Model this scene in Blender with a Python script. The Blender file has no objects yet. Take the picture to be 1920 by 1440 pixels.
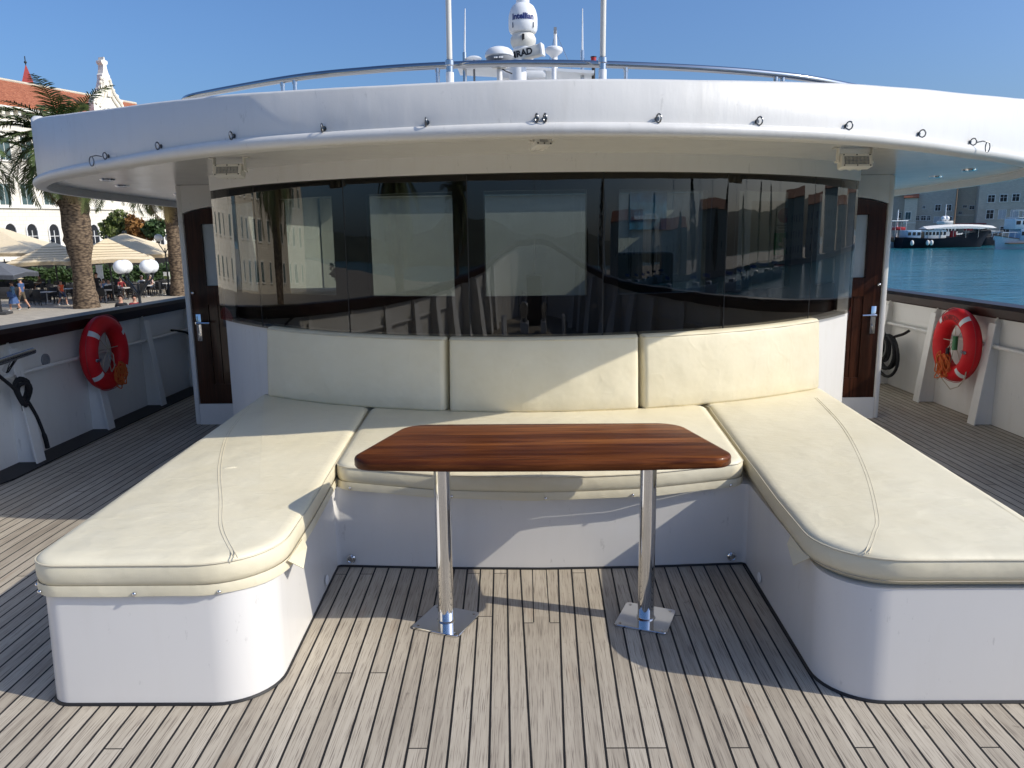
import bpy, bmesh, math, random
from mathutils import Vector, Matrix, Quaternion
R_ = math.radians
random.seed(7)

# ------------------------------------------------------------------ camera, sky, sun, exposure
scene = bpy.context.scene
COL = scene.collection
FPX = 1442.0                                   # focal length in pixels of the 1920 px wide photograph
PITCH = math.atan(265/FPX); YAW = R_(1.055); ROLL = R_(0.78)
EYE = Vector((-0.07, 0.0, 1.55))               # in the ship's own frame (deck = z 0, ship axis = y)
TRIM = math.atan(300/FPX) - PITCH              # the foredeck rises towards the bow: ship frame against the true horizontal
M = Matrix.Rotation(-TRIM, 4, 'X')             # ship frame -> world
f0 = Vector((-math.sin(YAW)*math.cos(PITCH), math.cos(YAW)*math.cos(PITCH), -math.sin(PITCH)))
r0 = Vector((math.cos(YAW), math.sin(YAW), 0)); u0 = r0.cross(f0)
CR = (r0*math.cos(ROLL) - u0*math.sin(ROLL)).normalized(); CU = CR.cross(f0)
cam_d = bpy.data.cameras.new('camera'); cam = bpy.data.objects.new('camera', cam_d); COL.objects.link(cam)
rot = Matrix((CR, CU, -f0)).transposed()
cam.matrix_world = M @ (Matrix.Translation(EYE) @ rot.to_4x4())
cam_d.sensor_width = 36.0; cam_d.lens = 36.0*FPX/1920.0; cam_d.clip_start = 0.05; cam_d.clip_end = 5000
scene.camera = cam

SUN_SHIP = Vector((1.33, -0.37, 1.0)).normalized()
SUN = (M.to_3x3() @ SUN_SHIP).normalized()
world = bpy.data.worlds.new('World'); scene.world = world; world.use_nodes = True
nt = world.node_tree; nt.nodes.clear()
sky = nt.nodes.new('ShaderNodeTexSky'); sky.sky_type = 'NISHITA'; sky.sun_disc = False
sky.sun_elevation = math.asin(SUN.z); sky.sun_rotation = math.atan2(SUN.x, SUN.y)
sky.altitude = 0; sky.air_density = 1.0; sky.dust_density = 3.0; sky.ozone_density = 10.0
bg = nt.nodes.new('ShaderNodeBackground'); bg.inputs[1].default_value = 0.112
wo = nt.nodes.new('ShaderNodeOutputWorld'); nt.links.new(sky.outputs[0], bg.inputs[0]); nt.links.new(bg.outputs[0], wo.inputs[0])
sd = bpy.data.lights.new('sun', 'SUN'); sd.energy = 2.8; sd.angle = R_(0.53); sd.color = (1.0, 0.93, 0.80)
sun = bpy.data.objects.new('sun', sd); COL.objects.link(sun); sun.rotation_euler = SUN.to_track_quat('Z', 'Y').to_euler()
sun.location = (30, -10, 40)
vs = scene.view_settings; vs.view_transform = 'Standard'; vs.look = 'None'; vs.exposure = 0.57; vs.gamma = 1; vs.use_curve_mapping = False
scene.render.engine = 'CYCLES'
cy = scene.cycles
cy.max_bounces = 10; cy.transparent_max_bounces = 24; cy.glossy_bounces = 5; cy.diffuse_bounces = 5; cy.caustics_reflective = False; cy.caustics_refractive = False
cy.use_denoising = True; cy.sample_clamp_indirect = 6.0

# ------------------------------------------------------------------ pixel -> world helper (far surroundings, true frame)
EYE_W = M @ EYE
def ray_w(px, py):
    return M.to_3x3() @ (f0 + CR*((px-960)/FPX) - CU*((py-720)/FPX))
def at_z(px, py, z):
    d = ray_w(px, py); return EYE_W + d*((z-EYE_W.z)/d.z)
def at_y(px, py, y):
    d = ray_w(px, py); return EYE_W + d*((y-EYE_W.y)/d.y)
QUAY_Z = -2.85; SEA_Z = -3.95

# ------------------------------------------------------------------ materials
class NT:
    def __init__(s, name):
        s.m = bpy.data.materials.new(name); s.m.use_nodes = True; s.t = s.m.node_tree
        s.t.nodes.clear(); s.out = s.n('ShaderNodeOutputMaterial')
    def n(s, typ, **kw):
        x = s.t.nodes.new(typ)
        for k, v in kw.items(): setattr(x, k, v)
        return x
    def l(s, a, b): s.t.links.new(a, b)
    def put(s, sock, v):
        if isinstance(v, (int, float)): sock.default_value = v
        elif isinstance(v, (tuple, list)):
            sock.default_value = tuple(v) + ((1,) if len(v) == 3 and sock.type == 'RGBA' else ())
        else: s.l(v, sock)
    def math(s, op, a, b=None, c=None):
        x = s.n('ShaderNodeMath', operation=op); s.put(x.inputs[0], a)
        if b is not None: s.put(x.inputs[1], b)
        if c is not None: s.put(x.inputs[2], c)
        return x.outputs[0]
    def noise(s, vec, scale, detail=3, rough=0.55):
        x = s.n('ShaderNodeTexNoise'); s.put(x.inputs['Vector'], vec); x.inputs['Scale'].default_value = scale
        x.inputs['Detail'].default_value = detail; x.inputs['Roughness'].default_value = rough
        return x.outputs['Fac']
    def mapping(s, vec, scale):
        x = s.n('ShaderNodeMapping'); s.l(vec, x.inputs[0]); x.inputs['Scale'].default_value = scale; return x.outputs[0]
    def ramp(s, fac, stops):
        x = s.n('ShaderNodeValToRGB'); s.put(x.inputs[0], fac); cr = x.color_ramp
        while len(cr.elements) > 1: cr.elements.remove(cr.elements[-1])
        for i, (p, c) in enumerate(stops):
            e = cr.elements[0] if i == 0 else cr.elements.new(p)
            e.position = p; e.color = tuple(c)+(1,)
        return x.outputs[0]
    def mix(s, fac, a, b, mode='MIX'):
        x = s.n('ShaderNodeMix', data_type='RGBA', blend_type=mode); s.put(x.inputs[0], fac); s.put(x.inputs[6], a); s.put(x.inputs[7], b); return x.outputs[2]
    def coords(s, which='Object'):
        return s.n('ShaderNodeTexCoord').outputs[which]
    def bump(s, h, strength=0.3, dist=0.01):
        x = s.n('ShaderNodeBump'); x.inputs['Strength'].default_value = strength; x.inputs['Distance'].default_value = dist
        s.l(h, x.inputs['Height']); return x.outputs[0]
    def principled(s, base, rough=0.5, metal=0.0, normal=None, coat=0.0, coat_rough=0.05, spec=0.5):
        x = s.n('ShaderNodeBsdfPrincipled'); s.put(x.inputs['Base Color'], base); s.put(x.inputs['Roughness'], rough)
        x.inputs['Metallic'].default_value = metal; x.inputs['Specular IOR Level'].default_value = spec
        x.inputs['Coat Weight'].default_value = coat; x.inputs['Coat Roughness'].default_value = coat_rough
        if normal is not None: s.l(normal, x.inputs['Normal'])
        s.l(x.outputs[0], s.out.inputs[0]); return x

MAT = {}
def simple(name, col, rough=0.5, metal=0.0, var=0.12, scale=6.0, bump=0.0, bscale=40.0, coat=0.0, spec=0.5, bdist=0.01):
    t = NT(name); c = t.coords()
    f = t.noise(c, scale, 4)
    a = tuple(x*(1-var) for x in col); b = tuple(min(1, x*(1+var)) for x in col)
    base = t.ramp(f, [(0.3, a), (0.7, b)])
    nrm = t.bump(t.noise(c, bscale, 3), bump, bdist) if bump else None
    t.principled(base, rough, metal, nrm, coat, spec=spec)
    MAT[name] = t.m; return t.m

def paint(name, col, rough, wav=0.25, streak=0.06, dist=0.02):
    t = NT(name); c = t.coords()
    big = t.noise(c, 0.9, 3); fine = t.noise(t.mapping(c, (9, 9, 1.2)), 1.6, 4)
    base = t.mix(t.math('MULTIPLY', t.ramp(fine, [(0.52, (0, 0, 0)), (0.8, (1, 1, 1))]), streak*4), col, tuple(x*0.78*f for x, f in zip(col, (1, .95, .86))))
    base = t.mix(t.math('MULTIPLY', big, streak), base, tuple(x*0.85 for x in col))
    sc = t.ramp(t.noise(t.mapping(c, (7, 7, 2.5)), 3.1, 5, 0.7), [(0.635, (0, 0, 0)), (0.70, (1, 1, 1))])
    base = t.mix(t.math('MULTIPLY', sc, 0.28), base, (0.25, 0.24, 0.22))
    h = t.math('ADD', t.math('MULTIPLY', t.noise(c, 3.0, 2), 1.0), t.math('ADD', t.math('MULTIPLY', t.noise(t.mapping(c, (14, 14, 3)), 1.0, 3), 0.22), t.math('MULTIPLY', t.noise(c, 60, 2), 0.03)))
    rr = t.math('ADD', rough, t.math('MULTIPLY', t.noise(c, 5, 3), 0.12))
    t.principled(base, rr, 0, t.bump(h, wav, dist)); MAT[name] = t.m
paint('white_paint', (0.72, 0.705, 0.67), 0.30, 0.18)
paint('gelcoat', (0.73, 0.715, 0.69), 0.10, 0.05, 0.03)
paint('roof_paint', (0.66, 0.648, 0.62), 0.36, 0.3, 0.05, 0.025)
paint('soffit_paint', (0.68, 0.66, 0.62), 0.16, 0.05, 0.03)
simple('chrome', (0.72, 0.72, 0.72), 0.07, 1.0, 0.02)
simple('steel', (0.55, 0.56, 0.57), 0.22, 1.0, 0.06)
simple('dark_steel', (0.16, 0.165, 0.17), 0.3, 1.0, 0.1)
simple('rail_chrome', (0.42, 0.43, 0.44), 0.09, 1.0, 0.03)
simple('black_rubber', (0.012, 0.012, 0.013), 0.6)
simple('black_rope', (0.010, 0.010, 0.012), 0.85, bump=0.6, bscale=120)
simple('white_plastic', (0.78, 0.79, 0.80), 0.35, 0, 0.03)
simple('grey_plastic', (0.22, 0.23, 0.25), 0.5, 0, 0.08)
simple('cream_plastic', (0.68, 0.66, 0.60), 0.4, 0, 0.04)
simple('lettering_blue', (0.012, 0.025, 0.16), 0.5, 0, 0.02)
simple('lettering_black', (0.012, 0.012, 0.014), 0.5, 0, 0.02)
simple('lettering_white', (0.8, 0.8, 0.8), 0.5, 0, 0.02)
simple('red_ring', (0.60, 0.016, 0.022), 0.5, 0, 0.12, 5, 0.12, 60, spec=0.2)
simple('reflective_tape', (0.62, 0.64, 0.64), 0.35, 0, 0.05)
simple('orange_cord', (0.55, 0.12, 0.02), 0.7)
simple('pale_cord', (0.45, 0.40, 0.32), 0.8)
simple('green_plastic', (0.02, 0.16, 0.05), 0.4)
simple('red_plastic', (0.4, 0.02, 0.02), 0.4)
simple('led_lens', (0.34, 0.34, 0.32), 0.15, 0, 0.2, 60)
simple('curtain_white', (0.72, 0.73, 0.70), 0.7)
simple('interior_white', (0.56, 0.57, 0.52), 0.6, 0, 0.04)
simple('chair_teal', (0.010, 0.06, 0.08), 0.55)
simple('paper_white', (0.84, 0.84, 0.80), 0.6)
simple('poster_blue', (0.06, 0.20, 0.32), 0.4, 0, 0.6, 9)
simple('sign_green', (0.015, 0.42, 0.15), 0.4)
simple('bulkhead_wood', (0.018, 0.009, 0.007), 0.35, 0, 0.3, 4)
simple('counter_dark', (0.012, 0.014, 0.018), 0.25)
simple('floor_dark', (0.30, 0.24, 0.18), 0.5)
simple('frosted_pane', (0.42, 0.46, 0.47), 0.28, 0, 0.12, 3)
simple('rail_varnish', (0.022, 0.009, 0.007), 0.34, 0, 0.4, 3, spec=0.16)
simple('edge_strip', (0.008, 0.008, 0.010), 0.6)
simple('stone_pale', (0.74, 0.69, 0.59), 0.85, 0, 0.10, 0.6, 0.2, 8, bdist=0.03)
simple('stone_trim', (0.80, 0.77, 0.69), 0.8, 0, 0.06, 1.5)
simple('stone_grey', (0.33, 0.32, 0.31), 0.9, 0, 0.18, 0.5, 0.3, 5, bdist=0.04)
simple('stone_beige', (0.55, 0.50, 0.40), 0.9, 0, 0.15, 0.7, 0.3, 5, bdist=0.04)
simple('shutter_pale', (0.42, 0.44, 0.46), 0.6)
simple('shutter_green', (0.05, 0.09, 0.09), 0.6)
simple('dark_window', (0.02, 0.022, 0.026), 0.12)
simple('window_white', (0.7, 0.7, 0.68), 0.5)
simple('red_roof_metal', (0.36, 0.05, 0.04), 0.5)
simple('umbrella_beige', (0.74, 0.62, 0.43), 0.8, 0, 0.05)
simple('umbrella_seam', (0.27, 0.20, 0.12), 0.8)
simple('umbrella_grey', (0.12, 0.13, 0.15), 0.8)
simple('furniture_dark', (0.018, 0.017, 0.017), 0.6, 0, 0.4)
simple('furniture_grey', (0.045, 0.045, 0.048), 0.7)
simple('table_white', (0.55, 0.53, 0.5), 0.5)
simple('iron_black', (0.015, 0.016, 0.017), 0.4)
simple('globe_white', (0.86, 0.86, 0.85), 0.25, 0, 0.02)
simple('skin', (0.46, 0.25, 0.17), 0.6, 0, 0.05)
simple('hair_dark', (0.03, 0.018, 0.012), 0.6)
simple('hair_grey', (0.3, 0.28, 0.25), 0.7)
simple('straw', (0.66, 0.55, 0.36), 0.8)
for nm, c in dict(denim=(0.10, 0.20, 0.32), blue=(0.05, 0.10, 0.24), orange=(0.60, 0.09, 0.03), black=(0.015, 0.015, 0.018), maroon=(0.20, 0.02, 0.025), white=(0.7, 0.7, 0.7), khaki=(0.10, 0.08, 0.055), navy=(0.03, 0.05, 0.10), sky=(0.14, 0.30, 0.55), pink=(0.65, 0.45, 0.40)).items():
    simple('cloth_'+nm, c, 0.85, 0, 0.15, 8)
simple('hedge_leaf', (0.045, 0.085, 0.025), 0.6, 0, 0.5, 3)
simple('bush_leaf', (0.10, 0.13, 0.03), 0.6, 0, 0.5, 2)
simple('bush_autumn', (0.28, 0.14, 0.04), 0.7, 0, 0.5, 2)
simple('palm_leaf', (0.075, 0.105, 0.030), 0.5, 0, 0.5, 1.5)
simple('palm_dry', (0.20, 0.15, 0.06), 0.7, 0, 0.4, 1.5)
simple('dark_tree', (0.020, 0.040, 0.018), 0.7, 0, 0.5, 0.5)
simple('hull_navy', (0.008, 0.011, 0.020), 0.5, spec=0.15)
simple('hull_white', (0.62, 0.66, 0.70), 0.3)
simple('hull_blue', (0.30, 0.42, 0.55), 0.35)
simple('hull_wood', (0.22, 0.13, 0.07), 0.5)
simple('awning_white', (0.75, 0.74, 0.70), 0.7)
simple('hill_green', (0.05, 0.065, 0.045), 0.9, 0, 0.4, 0.02)
simple('fender_white', (0.7, 0.7, 0.68), 0.5)
simple('canvas_blue', (0.02, 0.09, 0.32), 0.8)

def cream_vinyl():
    t = NT('cream_vinyl'); c = t.coords()
    f = t.noise(c, 2.2, 3); g = t.noise(t.mapping(c, (1, 1, 2)), 9, 4)
    base = t.ramp(t.math('ADD', t.math('MULTIPLY', f, 0.7), t.math('MULTIPLY', g, 0.3)), [(0.3, (0.70, 0.63, 0.45)), (0.7, (0.76, 0.70, 0.53))])
    w = t.n('ShaderNodeTexWave', wave_type='BANDS'); t.l(c, w.inputs[0]); w.inputs['Scale'].default_value = 1.1; w.inputs['Distortion'].default_value = 9; w.inputs['Detail'].default_value = 3
    h = t.math('ADD', t.math('MULTIPLY', t.noise(c, 4, 3), 1.0), t.math('MULTIPLY', t.noise(c, 420, 2), 0.045))
    h = t.math('ADD', h, t.math('MULTIPLY', w.outputs['Fac'], 0.09))
    cr = t.ramp(t.noise(t.mapping(c, (2.2, 5.5, 3)), 1.5, 2, 0.4), [(0.455, (0, 0, 0)), (0.5, (1, 1, 1)), (0.545, (0, 0, 0))])
    h = t.math('ADD', h, t.math('MULTIPLY', cr, 0.05))
    soil = t.ramp(t.noise(c, 3.3, 5, 0.65), [(0.55, (0, 0, 0)), (0.8, (1, 1, 1))])
    base = t.mix(t.math('MULTIPLY', soil, 0.22), base, (0.52, 0.47, 0.36))
    t.principled(base, t.math('ADD', 0.44, t.math('MULTIPLY', g, 0.12)), 0, t.bump(h, 0.36, 0.03)); MAT['cream_vinyl'] = t.m
cream_vinyl()
simple('vinyl_piping', (0.60, 0.54, 0.40), 0.5)
simple('vinyl_thread', (0.42, 0.37, 0.27), 0.6)

def wood_grain(name, c1, c2, c3, along, rough, coat):
    t = NT(name); c = t.coords(); sc = [14, 14, 14]; sc[along] = 0.9
    v = t.mapping(c, sc)
    g = t.noise(v, 1.3, 6, 0.6); sc2 = [90, 90, 90]; sc2[along] = 3
    g2 = t.noise(t.mapping(c, sc2), 1.0, 3)
    strip = t.n('ShaderNodeTexWhiteNoise', noise_dimensions='1D'); sep = t.n('ShaderNodeSeparateXYZ'); t.l(c, sep.inputs[0])
    k = sep.outputs[1 if along == 0 else 0]
    t.l(t.math('FLOOR', t.math('DIVIDE', k, 0.085)), strip.inputs['W'])
    f = t.math('ADD', t.math('MULTIPLY', g, 0.75), t.math('MULTIPLY', strip.outputs[0], 0.25))
    base = t.ramp(f, [(0.32, c1), (0.52, c2), (0.75, c3)])
    base = t.mix(t.ramp(g2, [(0.45, (0, 0, 0)), (0.7, (1, 1, 1))]), base, c1)
    t.principled(base, rough, 0, t.bump(g2, 0.06, 0.003), coat, 0.06, spec=0.12); MAT[name] = t.m
wood_grain('mahogany', (0.060, 0.016, 0.006), (0.190, 0.058, 0.015), (0.40, 0.150, 0.042), 0, 0.30, 0.05)
wood_grain('door_wood', (0.024, 0.009, 0.005), (0.056, 0.019, 0.010), (0.088, 0.032, 0.016), 2, 0.3, 0.3)

def teak():
    t = NT('teak_planking'); c = t.coords(); s = t.n('ShaderNodeSeparateXYZ'); t.l(c, s.inputs[0])
    x, y = s.outputs[0], s.outputs[1]
    PW, CK = 0.064, 0.0080
    ax = t.math('ABSOLUTE', t.math('ADD', x, 0.015))
    hw = t.math('ADD', 0.044, t.math('MULTIPLY', t.math('MAXIMUM', t.math('SUBTRACT', t.math('MINIMUM', y, 4.0), 2.0), 0.0), 0.029))
    d = t.math('DIVIDE', t.math('SUBTRACT', ax, hw), PW)
    fl = t.math('FLOOR', d); fr = t.math('FRACT', d)
    side = t.math('SIGN', t.math('ADD', x, 0.015))
    idx = t.math('MULTIPLY', t.math('ADD', fl, 7.0), side)
    inside = t.math('LESS_THAN', d, 0.0)
    outl = t.math('GREATER_THAN', d, -0.02)
    seam = t.math('MULTIPLY', t.math('LESS_THAN', fr, CK/PW), outl)
    # joggled ends on either side of the king plank, in front of the bench
    notch = t.math('MULTIPLY', t.math('LESS_THAN', t.math('ABSOLUTE', t.math('SUBTRACT', ax, 0.033)), 0.0024), t.math('GREATER_THAN', y, 2.96))
    cross = t.math('MULTIPLY', t.math('MULTIPLY', t.math('LESS_THAN', t.math('ABSOLUTE', t.math('SUBTRACT', y, 2.955)), 0.003), t.math('GREATER_THAN', ax, 0.033)), inside)
    kid = t.math('MULTIPLY', t.math('GREATER_THAN', ax, 0.033), t.math('GREATER_THAN', y, 2.955))
    idx = t.math('ADD', t.math('MULTIPLY', idx, t.math('SUBTRACT', 1.0, inside)), t.math('MULTIPLY', inside, t.math('MULTIPLY', kid, t.math('MULTIPLY', side, 0.4))))
    wn = t.n('ShaderNodeTexWhiteNoise', noise_dimensions='1D'); t.l(t.math('ADD', idx, 0.37), wn.inputs['W'])
    L = 2.58
    yy = t.math('DIVIDE', t.math('ADD', y, t.math('MULTIPLY', t.math('FLOOR', t.math('MULTIPLY', wn.outputs[0], 5.99)), 0.43)), L)
    jf = t.math('FRACT', yy); jn = t.math('FLOOR', yy)
    joint = t.math('MULTIPLY', t.math('LESS_THAN', jf, 0.0052/L), t.math('SUBTRACT', 1.0, inside))
    caulk = t.math('MAXIMUM', t.math('MAXIMUM', seam, joint), t.math('MAXIMUM', t.math('MULTIPLY', notch, inside), cross))
    wn2 = t.n('ShaderNodeTexWhiteNoise', noise_dimensions='2D')
    cb = t.n('ShaderNodeCombineXYZ'); t.l(t.math('ADD', idx, 0.5), cb.inputs[0]); t.l(t.math('ADD', jn, 0.5), cb.inputs[1]); t.l(cb.outputs[0], wn2.inputs['Vector'])
    # grain, shifted from plank to plank
    cg = t.n('ShaderNodeCombineXYZ'); t.l(t.math('ADD', x, t.math('MULTIPLY', idx, 3.7)), cg.inputs[0]); t.l(y, cg.inputs[1])
    g = t.noise(t.mapping(cg.outputs[0], (46, 1.6, 1)), 1.0, 6, 0.65)
    g2 = t.noise(t.mapping(cg.outputs[0], (300, 6, 1)), 1.0, 3, 0.6)
    stain = t.noise(c, 1.4, 4)
    f = t.math('ADD', t.math('MULTIPLY', g, 0.55), t.math('ADD', t.math('MULTIPLY', wn2.outputs[0], 0.22), t.math('MULTIPLY', stain, 0.30)))
    base = t.ramp(f, [(0.28, (0.25, 0.214, 0.168)), (0.48, (0.395, 0.346, 0.276)), (0.66, (0.48, 0.427, 0.346)), (0.84, (0.57, 0.515, 0.425))])
    base = t.mix(t.math('MULTIPLY', t.ramp(g2, [(0.52, (0, 0, 0)), (0.66, (1, 1, 1))]), 0.8), base, (0.135, 0.108, 0.088))
    warm = t.ramp(t.noise(t.mapping(c, (5, 1.3, 1)), 1.7, 2), [(0.64, (0, 0, 0)), (0.80, (1, 1, 1))])
    base = t.mix(t.math('MULTIPLY', warm, 0.45), base, (0.34, 0.215, 0.125))
    spots = t.ramp(t.noise(c, 17, 3), [(0.70, (0, 0, 0)), (0.76, (1, 1, 1))])
    base = t.mix(t.math('MULTIPLY', spots, 0.4), base, (0.09, 0.075, 0.062))
    # dowel plugs
    py = t.math('ABSOLUTE', t.math('SUBTRACT', t.math('FRACT', t.math('DIVIDE', y, 0.43)), 0.5)); px = t.math('SUBTRACT', t.math('ABSOLUTE', t.math('SUBTRACT', fr, 0.54)), 0.22)
    r2 = t.math('ADD', t.math('POWER', t.math('MULTIPLY', py, 0.43), 2), t.math('POWER', t.math('MULTIPLY', px, PW), 2))
    plug = t.math('MULTIPLY', t.math('MULTIPLY', t.math('LESS_THAN', r2, 0.0045**2), t.math('GREATER_THAN', r2, 0.0035**2)), outl)
    base = t.mix(t.math('MULTIPLY', plug, 0.5), base, (0.12, 0.10, 0.08))
    base = t.mix(caulk, base, (0.010, 0.010, 0.011))
    h = t.math('SUBTRACT', t.math('ADD', t.math('MULTIPLY', g2, 0.25), t.math('MULTIPLY', g, 0.25)), t.math('MULTIPLY', caulk, 0.8))
    t.principled(base, t.math('ADD', 0.62, t.math('MULTIPLY', g, 0.2)), 0, t.bump(h, 0.4, 0.004), spec=0.3); MAT['teak_planking'] = t.m
teak()

def tinted_glass():
    t = NT('tinted_glass'); c = t.coords()
    n = t.bump(t.noise(t.mapping(c, (1.6, 1.6, 0.35)), 2.0, 2), 0.05, 0.05)
    tr = t.n('ShaderNodeBsdfTransparent'); tr.inputs[0].default_value = (0.34, 0.335, 0.32, 1)
    clear = t.n('ShaderNodeBsdfTransparent'); clear.inputs[0].default_value = (1, 1, 1, 1)
    gl = t.n('ShaderNodeBsdfGlossy'); gl.inputs['Roughness'].default_value = 0.006; gl.inputs[0].default_value = (1, 0.98, 0.94, 1); t.l(n, gl.inputs['Normal'])
    fr = t.n('ShaderNodeFresnel'); fr.inputs[0].default_value = 1.60; t.l(n, fr.inputs['Normal'])
    m1 = t.n('ShaderNodeMixShader'); t.l(fr.outputs[0], m1.inputs[0]); t.l(tr.outputs[0], m1.inputs[1]); t.l(gl.outputs[0], m1.inputs[2])
    g = t.n('ShaderNodeNewGeometry'); m2 = t.n('ShaderNodeMixShader'); t.l(g.outputs['Backfacing'], m2.inputs[0]); t.l(m1.outputs[0], m2.inputs[1]); t.l(clear.outputs[0], m2.inputs[2])
    t.l(m2.outputs[0], t.out.inputs[0]); MAT['tinted_glass'] = t.m
tinted_glass()
def clear_glass():
    t = NT('clear_glass')
    tr = t.n('ShaderNodeBsdfTransparent'); tr.inputs[0].default_value = (0.85, 0.9, 0.88, 1)
    gl = t.n('ShaderNodeBsdfGlossy'); gl.inputs['Roughness'].default_value = 0.01
    m1 = t.n('ShaderNodeMixShader'); m1.inputs[0].default_value = 0.05; t.l(tr.outputs[0], m1.inputs[1]); t.l(gl.outputs[0], m1.inputs[2])
    t.l(m1.outputs[0], t.out.inputs[0]); MAT['clear_glass'] = t.m
clear_glass()

def water():
    t = NT('sea_water'); c = t.coords()
    a = t.noise(t.mapping(c, (0.5, 1.2, 1)), 0.9, 4, 0.6); b = t.noise(t.mapping(c, (0.25, 0.6, 1)), 0.35, 3)
    h = t.math('ADD', t.math('MULTIPLY', a, 0.6), b)
    base = t.ramp(t.noise(t.mapping(c, (0.25, 1, 1)), 0.06, 5), [(0.36, (0.010, 0.125, 0.180)), (0.7, (0.030, 0.185, 0.235))])
    t.principled(base, 0.12, 0, t.bump(h, 0.8, 0.35), spec=0.35); MAT['sea_water'] = t.m
water()
def paving():
    t = NT('quay_paving'); c = t.coords()
    br = t.n('ShaderNodeTexBrick'); t.l(c, br.inputs[0]); br.inputs['Scale'].default_value = 0.9; br.inputs['Color1'].default_value = (0.50, 0.45, 0.37, 1); br.inputs['Color2'].default_value = (0.40, 0.36, 0.30, 1); br.inputs['Mortar'].default_value = (0.27, 0.24, 0.20, 1); br.inputs['Mortar Size'].default_value = 0.012
    base = t.mix(t.math('MULTIPLY', t.noise(c, 0.5, 5), 0.4), br.outputs[0], (0.30, 0.27, 0.22))
    t.principled(base, 0.75); MAT['quay_paving'] = t.m
paving()
def ashlar(name, c1, c2, mortar, scale=0.7):
    t = NT(name); c = t.coords('Generated'); c = t.coords()
    s = t.n('ShaderNodeSeparateXYZ'); t.l(c, s.inputs[0]); cb = t.n('ShaderNodeCombineXYZ'); t.l(t.math('ADD', s.outputs[0], s.outputs[1]), cb.inputs[0]); t.l(s.outputs[2], cb.inputs[1])
    br = t.n('ShaderNodeTexBrick'); t.l(cb.outputs[0], br.inputs[0]); br.inputs['Scale'].default_value = scale
    br.inputs['Color1'].default_value = c1+(1,); br.inputs['Color2'].default_value = c2+(1,); br.inputs['Mortar'].default_value = mortar+(1,); br.inputs['Mortar Size'].default_value = 0.012
    base = t.mix(t.math('MULTIPLY', t.noise(c, 0.35, 5), 0.3), br.outputs[0], tuple(x*0.75 for x in c2))
    t.principled(base, 0.85, 0, t.bump(br.outputs['Fac'], -0.3, 0.02)); MAT[name] = t.m
ashlar('ashlar_pale', (0.78, 0.74, 0.65), (0.70, 0.66, 0.57), (0.55, 0.51, 0.43))
ashlar('ashlar_grey', (0.58, 0.53, 0.44), (0.49, 0.44, 0.365), (0.36, 0.325, 0.27), 1.2)
ashlar('ashlar_beige', (0.70, 0.63, 0.50), (0.60, 0.54, 0.43), (0.36, 0.32, 0.26), 1.2)
def rooftile():
    t = NT('roof_tiles'); c = t.coords(); s = t.n('ShaderNodeSeparateXYZ'); t.l(c, s.inputs[0])
    w = t.n('ShaderNodeTexWave', wave_type='BANDS', bands_direction='X'); t.l(c, w.inputs[0]); w.inputs['Scale'].default_value = 1.4
    f = t.noise(t.mapping(c, (4, 4, 6)), 1.2, 4)
    base = t.ramp(f, [(0.3, (0.22, 0.065, 0.03)), (0.55, (0.40, 0.13, 0.06)), (0.75, (0.52, 0.24, 0.13))])
    t.principled(base, 0.85, 0, t.bump(w.outputs['Fac'], 0.5, 0.08)); MAT['roof_tiles'] = t.m
rooftile()
def palm_bark():
    t = NT('palm_bark'); c = t.coords()
    v = t.n('ShaderNodeTexVoronoi'); t.l(t.mapping(c, (5, 5, 11)), v.inputs['Vector']); v.inputs['Scale'].default_value = 1.0
    base = t.ramp(v.outputs['Distance'], [(0.1, (0.20, 0.145, 0.095)), (0.45, (0.13, 0.09, 0.055)), (0.8, (0.035, 0.022, 0.014))])
    t.principled(base, 0.9, 0, t.bump(v.outputs['Distance'], -0.9, 0.12)); MAT['palm_bark'] = t.m
palm_bark()

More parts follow.
